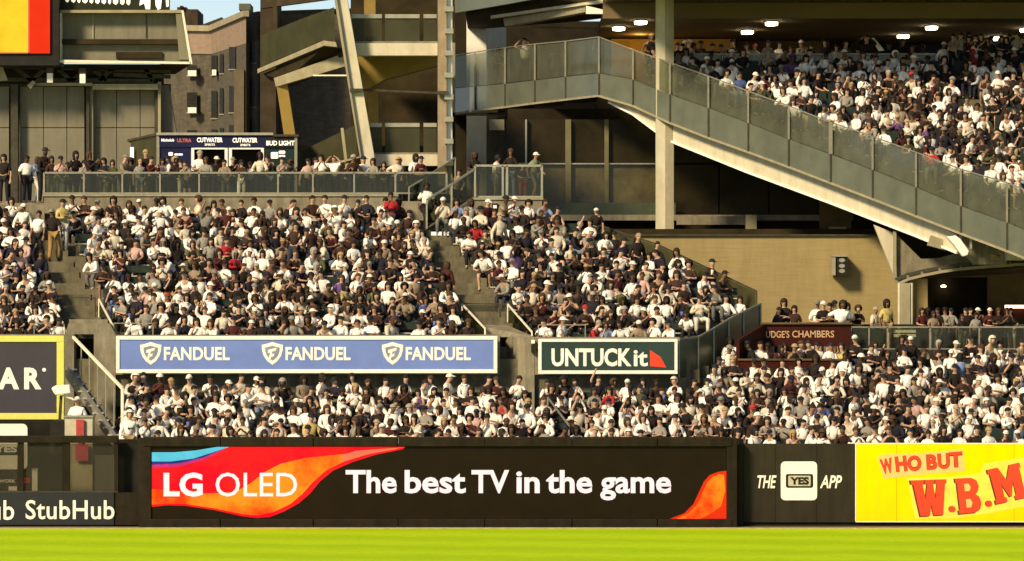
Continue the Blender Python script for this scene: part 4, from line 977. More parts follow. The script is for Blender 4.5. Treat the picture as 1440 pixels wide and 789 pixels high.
# rest of the grandstand: column, upper slabs, ceiling, interior
MB().pbox(922.5, -40, 947.5, 420, 147.35, .5).build('column', M_cream, gsn); MB().pbox(935.5, -40, 947.5, 420, 147.28, .06).build('column_flange', M_beam, gsn)  # darker right strip: the column's shaded side put into colour
MB().box(3.2, 40, 150.0, 150.6, 16.35, 17.2).build('ceiling_beam', M_ceil, gsn)
MB().box(3.2, 40, 150.6, 176, 16.35, 16.6).build('ceiling', M_ceil, gsn)
MB().box(3.3, 40, 142.5, 150.0, 16.9, 17.4).build('upper_deck_slab', M_green, gsn)
MB().box(PX(865,165), 40, 165, 165.3, 5, 16.4).build('interior_wall', M_brownd, gsn)
MB().box(PX(1100,163), PX(1180,163), 164.6, 164.9, 14.4, 16.2).build('interior_bay', M_curt, gsn)
MB().box(PX(860,160), PX(1035,160), 160.5, 160.7, 14.4, 16.3).build('interior_bay', M_curt, gsn)
MB().box(PX(1035,162), PX(1165,162), 161.5, 161.7, 14.4, 16.3).build('interior_bay', M_brown, gsn)
MB().box(PX(1240,164), PX(1440,164), 163.5, 163.7, 14.4, 16.3).build('interior_bay', mat('blue_bay',(.02,.02,.06),.7), gsn)  # blue light of this bay put into its wall colour
MB().box(PX(1165,162), PX(1240,162), 162.5, 162.7, 14.4, 16.3).build('interior_bay', M_brownd, gsn)
# upper left slabs over the landing
MB().pprism([(638,-30,158),(640,18,158),(712,6,154),(840,-18,149)], 0, .3).build('upper_fascia', M_fascia, gsn)
MB().prism([P(690,22,157), P(823,3,150.5), P(900,-8,150), P(900,-2,150), P(823,7,150.5), P(690,26,157)], (0,.4,0)).build('slab_edge', M_cream, gsn)
MB().pprism([(708,26,157),(823,7.5,150.7),(823,17,150.7),(710,37,157)], 0, 1).build('slab_beam', M_beam, gsn)
MB().pprism([(824,8),(846,13),(880,19.5),(824,19.5)], 150.4, .2).build('slab_end', M_white, gsn)
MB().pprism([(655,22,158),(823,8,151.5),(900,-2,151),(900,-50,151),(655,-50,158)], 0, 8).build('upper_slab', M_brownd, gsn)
MB().bar(P(748,38,160), P(925,42,160), .07).build('conduit', M_beam, gsn)
MB().pbox(636, 60, 640, 158, 160, .2).build('mullion', M_railm, gsn)
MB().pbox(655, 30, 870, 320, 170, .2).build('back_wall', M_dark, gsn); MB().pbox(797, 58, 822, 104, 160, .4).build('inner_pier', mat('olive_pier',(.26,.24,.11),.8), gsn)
for i, (x, yp) in enumerate(((870,38),(1051,43),(1270,49),(1402,52),(901,25),(1085,31),(1310,37),(1443,40))):
    Yl = (16.33-6)*F/(440-yp)
    if yp == 25: Yl = 150.9
    c = P(x, yp, Yl); nm = ['lowest over the landing','over the glass walkway railing','right of centre in the back line','far right of the back line','beside the tall cream column','second over the walkway','above the raised white towel','at the right picture edge'][i]
    l_ = thing('ceiling_light', 'round white ceiling light ' + nm, 'ceiling light', (c[0], c[1], 16.3), 'round ceiling lights under the upper deck')
    b = MB(); b.prism([(c[0]+.22*math.cos(t*math.pi/6), c[1]+.5*math.sin(t*math.pi/6), 16.30) for t in range(12)], (0,0,-.08)); b.build('diffuser', M_lamp, l_)
    b = MB(); b.prism([(c[0]+.26*math.cos(t*math.pi/6), c[1]+.56*math.sin(t*math.pi/6), 16.345) for t in range(12)], (0,0,-.04)); b.build('rim', M_steel, l_)
wl_ = bpy.data.lights.new('bay_lamp', 'POINT'); wl_.energy = 110; wl_.color = (1,.55,.15); wl_.shadow_soft_size = .3
wo = bpy.data.objects.new('bay_lamp', wl_); COL.objects.link(wo); wo.location = P(900, 48, 158.8)
# club windows under the deck
for a, b, t_ in ((712,739,168),(741,795,168),(803,850,168),(856,922,168),(948,1010,200),(1012,1080,215),(1082,1240,240)):
    MB().pbox(a, t_, b, 229, 153, .05).build('window_pane', M_clubglass, gsn); 
    MB().pbox(a, 231.5, b, 301, 153, .05).build('window_pane', mat('club_glass_lower',(.07,.055,.02),.25,var=.6,scale=.6) if a < 940 else M_clubglass, gsn)
for a, b in ((738.5,741),(795,803),(850,856)): MB().pbox(a, 168, b, 300, 152.8, .15).build('mullion', M_steel if a < 745 else mat('olive_mullion',(.13,.12,.06),.6), gsn)
MB().pbox(712, 229.3, 940, 231.2, 152.85, .1).build('transom', M_steel, gsn)
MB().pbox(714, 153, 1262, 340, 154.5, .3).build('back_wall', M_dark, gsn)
MB().pbox(780, 302, 1200, 310, 151.5, .8).build('sill_ledge', M_conc, gsn); MB().pbox(740, 285, 950, 302, 152.5, .1).build('sill_panel', M_green, gsn)
MB().pbox(800, 322, 1262, 331, 147.0, .8).build('ledge_beam', M_brownd, gsn)
MB().pbox(952, 304, 1058, 316, 150.5, .5).build('duct', M_conc, gsn); MB().pbox(1049, 302, 1064, 326, 150, .5).build('duct_end', M_beam, gsn)
MB().pbox(1153, 282, 1197, 328, 150, .3).build('recess_panel', M_brown, gsn); MB().pbox(1166, 319, 1190, 328, 149.8, .3).build('vent', M_beam, gsn)
# tan wall
tn = thing('tan_wall', 'broad tan block wall under the sloping deck', 'wall', P(1100, 460, 141))
MB().pbox(800, 332, 1263, 456, 141, .4).build('wall_face', M_tanwall, tn)
MB().pbox(800, 329.5, 1263, 331.8, 140.9, .5).build('dark_capping', M_dsteel, tn)
MB().pbox(800, 456.2, 1500, 540, 141.1, .4).build('base_band', M_black, tn)
bx = thing('wall_speaker', 'black boxed speaker cluster mounted on the tan wall', 'speaker', P(1181, 388, 140.5))
MB().pbox(1170, 362, 1175, 387, 140.3, .6).build('side_plate', M_beam, bx); MB().pbox(1175.3, 361, 1192, 388, 140.35, .6).build('case', M_black, bx); MB().pbox(1170, 359, 1192, 361, 140.3, .65).build('top_plate', M_steel, bx)
for i, yy in enumerate((366,374,381)): MB().pprism([(1184+4.5*math.cos(t*.785), yy+3*math.sin(t*.785)) for t in range(8)], 140.33, .02).build('speaker_cone', M_steel, bx)
# gusset and canopy
gu = thing('deck_bracket', 'pale triangular bracket plates under the front of the sloping deck', 'bracket', P(1260, 388, 138))
MB().pprism([(1229,316),(1258,328),(1258,390)], 138.5, .3).build('plate', M_cream, gu)
MB().pprism([(1259,328),(1295,364),(1320,363),(1345,356),(1352,326),(1440,350),(1500,352),(1500,368),(1440,368),(1380,370),(1330,376),(1290,384),(1262,391)], 138.2, .3).build('plate', M_conc, gu)
MB().pbox(1256.5, 325, 1260.5, 395, 138.0, .2).build('stiffener', M_beam, gu)
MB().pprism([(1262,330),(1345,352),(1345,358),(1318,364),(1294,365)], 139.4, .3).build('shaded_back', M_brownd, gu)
cv = thing('curved_canopy', 'thin curved steel canopy rim over the concession at right', 'canopy', P(1350, 385, 136))
arc = [(1259,394),(1275,387),(1295,382),(1320,377),(1350,373),(1385,370),(1420,368),(1460,367),(1500,367)]
for a, b in zip(arc[:-1], arc[1:]):
    MB().bar(P(*a,137.2), P(*b,137.2), .12).build('upper_tube', M_dsteel, cv)
    a2 = (a[0]+4, a[1]+(5 if a[0] < 1400 else 4)); b2 = (b[0]+4, b[1]+5)
    MB().bar(P(*a2,137.0), P(*b2,137.0), .09).build('lower_tube', M_beam, cv)
    MB().bar(P(*a,137.2), P(*a2,137.0), .06).build('web', M_steel, cv)
MB().prism([P(1262,392,137.4), P(1500,370,137.4), P(1500,380,141), P(1300,392,141)], (0,0,.06)).build('canopy_skin', M_brownd, cv)
tp = thing('truss_post', 'pale twin tube truss post holding the curved canopy', 'post', P(1272, 470, 136.8))
for x, m_ in ((1264.5,M_cream),(1268,M_beam),(1282,M_cream)): MB().bar(P(x,398,136.8), P(x,470,136.8), .10, n=8).build('tube', m_, tp)
for i in range(7): MB().bar(P(1268 if i%2 else 1282, 400+i*9, 136.9), P(1282 if i%2 else 1268, 409+i*9, 136.9), .05).build('brace', M_beam, tp)
MB().pbox(1269, 398, 1280, 470, 136.72, .05).build('back_plate', M_beam, tp)
for y_ in (456,464,470): MB().pbox(1258, y_, 1288, y_+4, 136.3, .3).build('equipment_shelf', M_white if y_ != 456 else M_black, tp)
fl = thing('floodlight', 'white angled floodlight hanging under the deck edge', 'floodlight', P(1345, 345, 134))
MB().prism([P(1331,333,134), P(1344,331,134), P(1351,336,134), P(1363,353,134), P(1361,359,134), P(1354,361,134), P(1342,345,134)], (0,.35,0)).build('lamp_head', M_white, fl, bevel=.03)
MB().pbox(1349, 326, 1353, 338, 134.1, .15).build('bracket', M_dsteel, fl); MB().pbox(1364, 332, 1367, 350, 134.1, .15).build('bracket', M_steel, fl)
# deck front end pieces
MB().pprism([(1310,331),(1330,338),(1330,352),(1305,345)], 135.6, .4).build('beam_end', M_beam, gsn); MB().pprism([(1356,331),(1416,354),(1416,372),(1370,372),(1352,350)], 134.9, .4).build('beam_end', M_conc, gsn)
MB().pbox(1416, 354, 1500, 366, 133.5, .5).build('beam_end', M_cream, gsn); MB().pbox(1394,358,1406,366,133.3,.3).build('speaker_box', M_brownd, gsn)
# concession
cn = thing('concession_stand', 'dark concession opening with brown walls beneath the curved canopy', 'concession', P(1370, 460, 143))
MB().pbox(1280, 380, 1304.5, 457, 142, .4).build('wall', M_tanwall, cn); MB().pbox(1390, 380, 1520, 470, 142, .4).build('wall', M_brown, cn); MB().pbox(1304.5, 375, 1390, 390, 142.05, .4).build('lintel', M_brown, cn)
MB().pbox(1304, 385, 1392, 480, 144.5, .3).build('opening', M_dark, cn); MB().pbox(1262, 370, 1520, 386, 142.6, .4).build('ceiling_wall', M_tanwall, cn)
MB().pprism([(1327+3.6*math.cos(t*.785), 402.5+1.7*math.sin(t*.785)) for t in range(8)], 144.2, .1).build('lamp', M_lamp, cn)
MB().pbox(1414, 429, 1500, 433.5, 139.5, .2).build('light_strip', M_lampw, cn); MB().pbox(1395, 434, 1500, 447, 139.7, .4).build('counter_hood', M_maroon, cn)
MB().pbox(1425, 456, 1500, 462, 139.2, .4).build('counter', M_beige, cn)
# right lower concourse
struct(MB().box(PX(1000,131), 30, 131.6, 146, 3.0, 4.66).build('lower_concourse_floor', M_conc))
rail('glass_railing', 'dark green glass railing behind the lower right seats', [P(x, 492, 131.8) for x in (1197,1222,1248,1308,1377,1441,1500)], PZ(460,131.8)-PZ(492,131.8), True, M_railm, M_glass, w=.045)
gp = thing('glass_screen', 'three green tinted screen panels beside the maroon box', 'screen', P(1220, 492, 132))
for a, b in ((1201,1220),(1224,1246)): MB().pbox(a, 463, b, 490, 131.9, .04).build('panel', M_green, gp)
# maroon box
jb = thing('maroon_seating_box', "maroon wooden seating box lettered JUDGE'S CHAMBERS", 'seating box', P(1115, 530, 130))
MB().pbox(1072, 456, 1197, 487, 131.3, .15).build('back_panel', M_maroon, jb)
MB().prism([P(1035,478,128.6), P(1072,456,131.3), P(1072,500,131.3), P(1035,520,128.6)], (.1,0,0)).build('side_panel', M_maroon, jb)
MB().pbox(1040, 507, 1192, 531, 128.4, .15).build('front_panel', M_maroon, jb); MB().pbox(1038, 504.5, 1194, 507, 128.35, .25).build('front_ledge', M_brown, jb)
MB().box(PX(1036,128.6), PX(1197,131.3), 128.56, 131.3, 3.2, 3.85).build('box_floor', M_step, jb)
MB().pbox(1070, 453.5, 1198, 456, 131.2, .3).build('top_ledge', M_brown, jb)
text("JUDGE'S", 1062.6, 1118, 465, 475, 131.295, M_gold, jb, off=.015) if False else text("JUDGE'S", 1073.5, 1110, 465.5, 475, 131.295, M_gold, jb, off=.012)
text('CHAMBERS', 1114, 1173, 465, 474.5, 131.295, M_gold, jb, off=.015)
for i, x in enumerate((1062,1078,1090,1103,1115,1128,1140,1150,1162,1174,1185)):
    add_person(PX(x,129.6), 129.4+.5*(i%2), 3.85, 'box', 0, imp=2, pose=random.choice(['sit_rest','sit_cross','sit_lean']))
for x, yy in ((1047,.2),(1056,.0)): add_person(PX(x,129.2), 129.1+yy, 3.85, 'box', 0, imp=2)

# ---------------------------------------------------------------- bullpen side objects left
bp = thing('white_sign', 'rounded white notice seen through the mesh fence window', 'sign', P(15, 690, 123))
MB().pprism(rrect(-25, 596, 38.5, 660, 7), 123, .06).build('board', M_white, bp)
MB().pprism(rrect(-20, 628, 31, 640, 2), 122.99, .01).build('printed_mark', M_black, bp); text('YES', -8, 24, 627, 636, 122.985, M_white, bp, off=.04)
text('NETWORK', -14, 22, 674, 679, 123.0, M_white, bp, off=.03); text('OS', 33, 42, 672, 679, 123.0, M_red, bp, off=.03); MB().pbox(-12, 684, -4, 690, 122.98, .02).build('printed_mark', M_white, bp); MB().pbox(12, 684, 24, 690, 122.98, .02).build('printed_mark', M_white, bp)
MB().pbox(-40, 660.5, 48, 700, 123.05, .05).build('dark_panel', M_pad, bp)
bo = thing('bullpen_post', 'short white bollard standing in the bullpen behind the mesh', 'post', P(49, 690, 122.5)); MB().pbox(45, 661, 52.5, 692, 122.5, .15).build('shaft', M_white, bo); MB().pbox(44.5,659,53,661,122.48,.2).build('cap', M_beige, bo)
eb = thing('equipment_cabinet', 'beige equipment cabinet behind the fence near the staircase', 'cabinet', P(110, 700, 122.2))
MB().pbox(91, 587, 130, 740, 122.2, .7).build('cabinet_body', M_beige, eb); MB().pbox(90, 585, 131, 587, 122.15, .8).build('lid', M_steel, eb)
cl_ = thing('hanging_cloth', 'red and pink cloth hanging over the beige cabinet', 'cloth', P(113, 590, 122)); 
MB().pbox(107, 590, 118, 613, 122.1, .06).build('upper_fold', M_redcloth, cl_); MB().pbox(106, 625, 124, 648, 122.06, .06).build('lower_fold', mat('pink_cloth',(.65,.06,.14),.8), cl_); MB().pbox(110, 613, 116, 625, 122.12, .04).build('middle_fold', M_redcloth, cl_)
cc = thing('broadcast_camera', 'broadcast camera with white rain cover beside the lime framed sign', 'camera', P(88, 612, 123.2))
MB().prism([P(72,546,123.2), P(78,542,123.2), P(98,541,123.2), P(99,553,123.2), P(78,556,123.2), P(75,552,123.2)], (0,.35,0)).build('covered_body', M_white, cc, bevel=.03)
MB().bar(P(87,556,123.35), P(103,561,123.35), .05).build('pan_handle', M_offw, cc); MB().pbox(70, 592, 91, 613, 123.1, .5).build('tripod_head_case', M_black, cc); MB().bar(P(86,556,123.4), P(84,592,123.4), .08).build('column', M_dsteel, cc)
add_person(PX(108,123.4), 123.5, PZ(556,123.5)-1.78, 'cameraman', 0, std=True, imp=9, note='camera operator in white t-shirt behind the beige cabinet beside the staircase', pose='stand_side', shirt=byname(SHIRTS,'white'), sleeve='big', head='cap', hc=CAPS[1], tr=('red',(.4,.04,.05)))

# ---------------------------------------------------------------- standing people
def C(n): return byname(SHIRTS, n)
def stand(px, ytop, floor, note=None, Y=None, **ov):
    yy = Y or (floor+1.76-6)*F/(440-ytop)
    add_person(PX(px,yy), yy, floor, 'stand', 0, std=True, imp=ov.pop('imp', 6), note=note, **ov)
def spectator_note(s): return s
fl0 = 9.62
stand(6, 213, fl0, 'man in black standing at the far left end of the concourse', shirt=C('black'), pose='stand_side')
stand(37, 211, fl0, 'man in oversized white t-shirt standing where the concourse railing starts', shirt=C('white'), sleeve='big', pose='stand_side', w=1.2, head='short', hc=HAIRS[0], skin=SKINS[4])
stand(60, 201, fl0, 'tall man in black with dark cap at the concourse railing corner', Y=142.2, s=1.1, shirt=C('black'), sleeve='long', head='cap', hc=CAPS[2], pose='stand_cross')
stand(52, 216, fl0, 'person in light blue shirt behind the tall man at the railing corner', shirt=C('light blue'), Y=143)
stand(72, 221, fl0, 'woman in dark brown beside the tall man at the railing corner', Y=142, shirt=C('dark brown'), pose='stand_lean', s=.93)
stand(85, 221, fl0, 'person in pink top leaning at the first railing panel', Y=142, shirt=C('pink'), s=.93, pose='stand_phone')
stand(106, 206, fl0, 'woman in black with long dark hair left of the dark wall column', shirt=C('black'), head='long', hc=HAIRS[0], sleeve='long', Y=142.6, s=1.04)
for x, yt, c in ((95,225,'tan'),(119,222,'grey'),(128,226,'black'),(147,240,'navy'),(158,228,'olive'),(173,218,'tan'),(183,236,'black'),(196,228,'grey'),(204,226,'black'),(212,232,'maroon'),(228,222,'pink'),(236,230,'white'),(246,233,'dark brown'),(256,232,'black'),(264,234,'tan'),(281,224,'white'),(290,228,'grey'),(318,228,'tan'),(327,236,'black'),(340,238,'dark brown'),(352,236,'white'),(366,228,'cream'),(377,233,'black'),(396,226,'grey'),(408,236,'black'),(433,231,'pink'),(445,226,'tan'),(452,236,'white'),(488,240,'black'),(497,236,'dark brown'),(525,240,'grey'),(540,238,'black'),(590,234,'maroon')):
    stand(x, yt, fl0, None, Y=141.1+random.random()*1.4+(.5 if x%2 else 0), s=random.uniform(.84,1.06)-max(0,(yt-222))*.004, shirt=C(c), pose=random.choice(['stand_lean','stand_side','stand_cross','stand_phone']), sleeve=random.choice(['short','long']))
stand(304, 215, fl0, 'person in black with white cap in front of the kiosk hatch', Y=143.2, shirt=C('black'), head='cap', hc=CAPS[1])
stand(471, 218, fl0, 'man in white t-shirt raising hands to his head right of the kiosk', Y=142.8, shirt=C('white'), pose='stand_head', head='short', hc=HAIRS[0])
stand(511, 214, fl0, 'man in white shirt standing at the foot of the slanted column', Y=142.6, shirt=C('white'), sleeve='long', head='cap', hc=CAPS[0])
stand(562, 214, fl0, 'grey haired man in maroon shirt at the concourse railing', Y=142.5, shirt=C('maroon'), head='short', hc=HAIRS[4])
stand(581, 216, fl0, 'woman in white top beside the man in maroon at the railing', Y=142.7, shirt=C('white'), head='long', hc=HAIRS[0])
stand(556, 232, fl0, 'person in cream top leaning over the railing below the man in maroon', Y=141.3, shirt=C('cream'), head='short', hc=HAIRS[3], s=.9)
stand(32, 267, up(9.3)[1], 'man in open white shirt with white cap at top of left stairway', Y=138.2, shirt=C('white'), sleeve='long', head='cap', hc=CAPS[1], tr=('black',(.014,.014,.016)), len='long')
stand(53, 286, up(8.46)[1], 'boy in white t-shirt and black trousers on the left stairway', Y=136.9, s=.97, shirt=C('white'), sleeve='big', tr=('black',(.014,.014,.016)), len='long', head='short', hc=HAIRS[0])
stand(76, 288, up(8.46)[1], 'man in black top and tan trousers climbing the left stairway', Y=136.7, yaw=3.0, s=1.0, shirt=C('black'), tr=('tan',(.33,.20,.07)), len='long', head='cap', hc=CAPS[3], pose='stand_walk')
stand(88, 292, up(9.3)[1], 'person in yellow top at the head of the left stairway', Y=137.6, shirt=C('yellow'))
stand(550, 268, up(10.15)[1], 'man in red hoodie standing at the top of the long stairway', Y=139.0, s=1.0, shirt=C('red'), sleeve='long', head='short', hc=HAIRS[0], pose='stand_clap' if False else 'stand_phone')
stand(600, 262, 8.6, 'man in white t-shirt walking down the platform stairs', Y=140.0, s=.97, shirt=C('white'), pose='stand_walk', head='short', hc=HAIRS[0], skin=SKINS[4])
stand(643, 238, 9.2, 'woman in tan top on the platform stairs', Y=141.6, s=.92, shirt=C('tan'), pose='stand_walk')
stand(667, 221, 9.72, 'boy in black leaning on the viewing platform corner post', Y=141.2, s=.93, shirt=C('black'), pose='stand_lean', skin=SKINS[4])
stand(697, 217, 9.72, 'woman in a white dress on the viewing platform', Y=141.9, shirt=C('white'), head='afro', hc=HAIRS[0], sleeve='big', pose='stand_cross', tr=('white',(.7,.68,.6)), len='short')
stand(718, 217, 9.72, 'man in black jacket on the platform beside the woman in white', Y=143, shirt=C('black'), sleeve='long')
stand(735, 236, 9.72, 'child in red top behind the platform glass', Y=142, s=.72, shirt=C('maroon'), tr=('red',(.3,.02,.02)))
stand(751, 221, 9.72, 'person in pale green with white cap at the platform right end', Y=142, s=.95, shirt=('olive',(.2,.24,.14),1), head='cap', hc=CAPS[1])
stand(738, 50, 14.35, 'man in white vest shading his eyes on the upper landing', Y=157.2, shirt=C('white'), sleeve='none', pose='stand_head', head='short', hc=HAIRS[0], s=1.03)
stand(700, 68, 14.35, 'person in black leaning behind the upper landing glass', Y=161.5, shirt=C('black'), pose='stand_lean', s=.98)
stand(775, 88, 14.3, 'person in grey sitting low behind the upper landing glass', Y=159, shirt=C('grey'), s=.8)
stand(914, 70, 14.35, 'person in black beside the tall cream column on the walkway', Y=151.5, shirt=C('black'), s=.92)
for x in (953,958,963,972,978,968,985,1000,1015,1030,1049,1062,1080,1096,1112,1128,1143,1160,1176,1190,1205,1250,1268,1282,1297):
    stand(x, 0, 14.0, None, Y=150.2+random.random()*3, imp=1, s=random.uniform(.85,1.02), shirt=C(random.choice(['black','grey','tan','maroon','cream','olive','black','dark brown'])), pose=random.choice(['stand_lean','stand_side','stand_phone']))
stand(1219, 55, 14.0, 'person raising a white towel on the upper walkway', Y=150.4, imp=6, shirt=C('black'), pose='stand_head')
stand(1326, 60, 14.0, 'person in bright white top standing on the upper walkway', Y=150.6, imp=6, shirt=C('white'))
for x in range(1340, 1450, 11):
    for yy in (149.8, 151.2, 152.6): stand(x+random.uniform(-3,3), 0, 14.38, None, Y=yy, imp=1, s=random.uniform(.7,.95), shirt=C(random.choice(['black','grey','maroon','tan','cream','olive','navy'])))
tb = thing('towel', 'white towel held up on the upper walkway', 'towel', P(1232, 66, 150.2)); 
MB().prism([P(1225,54,150.2), P(1229,53,150.1), P(1244,71,150.0), P(1236,72,150.2), P(1230,63,150.3)], (0,.06,0)).build('cloth', M_white, tb)
lc = 4.68
for x, yt, c, n in ((1103,418,'black','man in black jacket standing behind the maroon box, leftmost'),(1117,428,'dark brown','shorter person in dark brown second from left behind the maroon box'),(1095,430,'navy','person in navy partly hidden behind the leftmost man'),
                    (1148,421,'white','man in white t-shirt behind the middle of the maroon box'),(1158,422,'black','man in black beside the white t-shirt behind the maroon box'),(1165,424,'maroon','woman in maroon behind the letters of the maroon box'),
                    (1174,421,'dark brown','person in brown just left of the big white shirt'),(1181,420,'white','large man in untucked white shirt at the maroon box right end'),(1191,424,'grey','person in grey right of the big white shirt'),
                    (1205,428,'black','person in black between the maroon box and the truss post'),(1228,430,'cream','person in cream bending near the glass railing'),(1246,419,'yellow','person in pale yellow top left of the truss post'),
                    (1312,436,'tan','man in tan seated at the dark concession opening'),(1352,440,'black','person in black in front of the concession opening'),(1372,438,'grey','person in grey right of the concession opening')):
    yy = 133.3+random.random()*1.2
    s_ = ((440-yt)*yy/F+6-lc)/1.76
    stand(x, yt, lc, n, Y=yy, s=min(1.12, s_), shirt=C(c), w=1.25 if 'large' in n else 1.0, sleeve='big' if 'large' in n else 'short', pose='stand_hip' if 'large' in n else random.choice(['stand_side','stand_cross']))
for x in range(1296, 1440, 12):
    add_person(PX(x,136.5), 136+random.random()*2, 4.7, 'conc', 0, std=True, imp=1, shirt=C(random.choice(['black','black','navy','grey','maroon'])), s=.85)
stand(1021, 407, 4.98, 'man in white shirt and dark tie on the glazed stair', Y=131.5, s=.92, shirt=C('white'), sleeve='long', head='short', hc=HAIRS[0])
stand(1039, 412, 4.98, 'woman in black vest and white sleeves on the glazed stair', Y=131.8, s=.9, shirt=C('white'), head='long', hc=HAIRS[0])
stand(838, 316, up(10.15)[1]-.2, 'man in black with white cap standing at the right edge of the bleachers', Y=138.2, s=.8, shirt=C('black'), head='cap', hc=CAPS[1])
stand(1352, 512, LOW_Z0+LZ*6, 'man in blue shirt standing among the seated lower right crowd', Y=LOW_Y0+LR*6.2, s=.94, shirt=('blue',(.14,.24,.48),1), yaw=3.1, pose='stand_side')
stand(1186, 497, LOW_Z0+LZ*6, 'man in white shirt and yellow trousers standing below the maroon box', Y=LOW_Y0+LR*6.4, s=.95, shirt=C('white'), tr=('yellow',(.6,.42,.12)), len='long', pose='stand_walk')
stand(1268, 478, LOW_Z0+LZ*8, 'woman in black standing in the lower right crowd under the truss post', Y=LOW_Y0+LR*8.4, s=.92, shirt=C('black'), head='long', hc=HAIRS[0])
stand(1282, 486, LOW_Z0+LZ*8, 'man in black standing beside the woman under the truss post', Y=LOW_Y0+LR*8.3, s=.9, shirt=C('black'))
stand(628, 398, up(4.2)[1], 'man with a red backpack at the foot of the long stairway', Y=up(4.2)[0], s=.86, shirt=C('maroon'), yaw=2.6, pose='stand_side')
stand(181, 572, LOW_Z0, 'person in white hoodie at the left end of the first row beside the newel post', Y=121.2, s=.98, shirt=C('white'), sleeve='long', head='hood', hc=('white',(.72,.70,.63)), yaw=.2)
stand(850, 350, up(6.8)[1], None, Y=up(6.8)[0], imp=1, s=.9)

# ---------------------------------------------------------------- build everybody
LM = [(190,'the newel post'),(228,'the letter L of LG'),(262,'the letter G of LG'),(318,'the O of OLED'),(347,'the L of OLED'),(375,'the E of OLED'),(402,'the D of OLED'),(455,'the orange swoosh tail'),(497,'the T of The'),(522,'the h of The'),(548,'the e of The'),
      (580,'the b of best'),(604,'the e of best'),(626,'the s of best'),(646,'the t of best'),(676,'the T of TV'),(702,'the V of TV'),(731,'the i of in'),(750,'the n of in'),(775,'the t of the'),(796,'the h of the'),(822,'the e of the'),
      (856,'the g of game'),(882,'the a of game'),(910,'the m of game'),(938,'the e of game'),(975,'the orange blob'),(1005,'the orange blob top'),(1032,'the dark wall post'),(1055,'the charcoal board edge'),(1079,'the word THE'),(1123,'the YES icon'),(1168,'the word APP'),(1200,'the board joint'),
      (1225,'the yellow board edge'),(1250,'the W of WHO'),(1268,'the H of WHO'),(1287,'the O of WHO'),(1311,'the B of BUT'),(1328,'the U of BUT'),(1346,'the T of BUT'),(1375,'the gap before M'),(1410,'the big M'),(1435,'the right picture edge')]
def landmark(px): return min(LM, key=lambda q: abs(q[0]-px))[1]
def scr(p):
    return CX+p[0]*F/p[1], HY-(p[2]+1.25-CAMZ)*F/p[1]
def is_vis(p): px, _ = scr(p); return -12 < px < 1452
PEOPLE[:] = [p for p in PEOPLE if is_vis(p)]
PEOPLE.sort(key=lambda p: (-p[6], p[5] if p[4].startswith('low') else 99, p[1]))
NIND = 300
used = set()
import re
wc = lambda t: len(re.findall(r'[A-Za-z]+', t))
def desc(d):
    hd = {'cap':f"{d['hc'][0]} cap",'hood':'hood up','afro':'big curly hair','long':f"long {d['hc'][0]} hair",'short':f"short {d['hc'][0]} hair"}[d['head']]
    sl = {'short':'t-shirt','long':'long sleeved top','none':'sleeveless top','big':'loose t-shirt'}[d['sleeve']]
    return f"{d['shirt'][0]} {sl}", hd
POSEW = {'sit_rest':'hands on lap','sit_cross':'arms folded','sit_face':'hand at face','sit_phone':'holding hands up','sit_lean':'leaning forward','sit_raise':'one arm raised','sit_clap':'clapping'}
def mk_label(p, lvl):
    d = p[3]; sh, hd = desc(d); px, _ = scr(p)
    if d['note']: return d['note']
    if p[4].startswith('low'):
        s = f"spectator in {sh}, {hd}, {ORD[p[5]]} row above {landmark(px)}"
        if lvl:
            s = f"{sh}, {hd}, {POSEW.get(d['pose'],'')}, {ORD[p[5]]} row, above {landmark(px)}"
            if len(s.split()) > 16: s = s.replace('long sleeved top', 'sweater').replace('sleeveless top', 'vest').replace('loose t-shirt', 'tee').replace('hands on lap', 'upright').replace('holding hands up', 'hands up')
            if len(s.split()) > 16: s = s.replace(', ' + POSEW.get(d['pose'],''), '')
        return s
    if p[4] == 'box': return f"seated person in {sh} with {hd} inside the maroon box"
    if p[4] == 'conc': return f"person in {sh} with {hd} near the dark concession"
    if p[1] < 146 and px < 640:
        near = min([(95,'first railing panel'),(125,'dark wall column'),(150,'second railing panel'),(185,'lit strip of the kiosk'),(205,'kiosk side screen'),(235,'kiosk left post'),(250,'kiosk navy panel'),(290,'left kiosk hatch'),(345,'right kiosk hatch'),(392,'kiosk right panel'),(435,'gap right of the kiosk'),(455,'netted ramp'),(490,'slanted column'),(530,'cream beam'),(590,'white downpipe')], key=lambda q: abs(q[0]-px))[1]
        return f"concourse fan in {sh} with {hd} by the {near}"
    return f"person in {sh} with {hd} on the upper walkway"
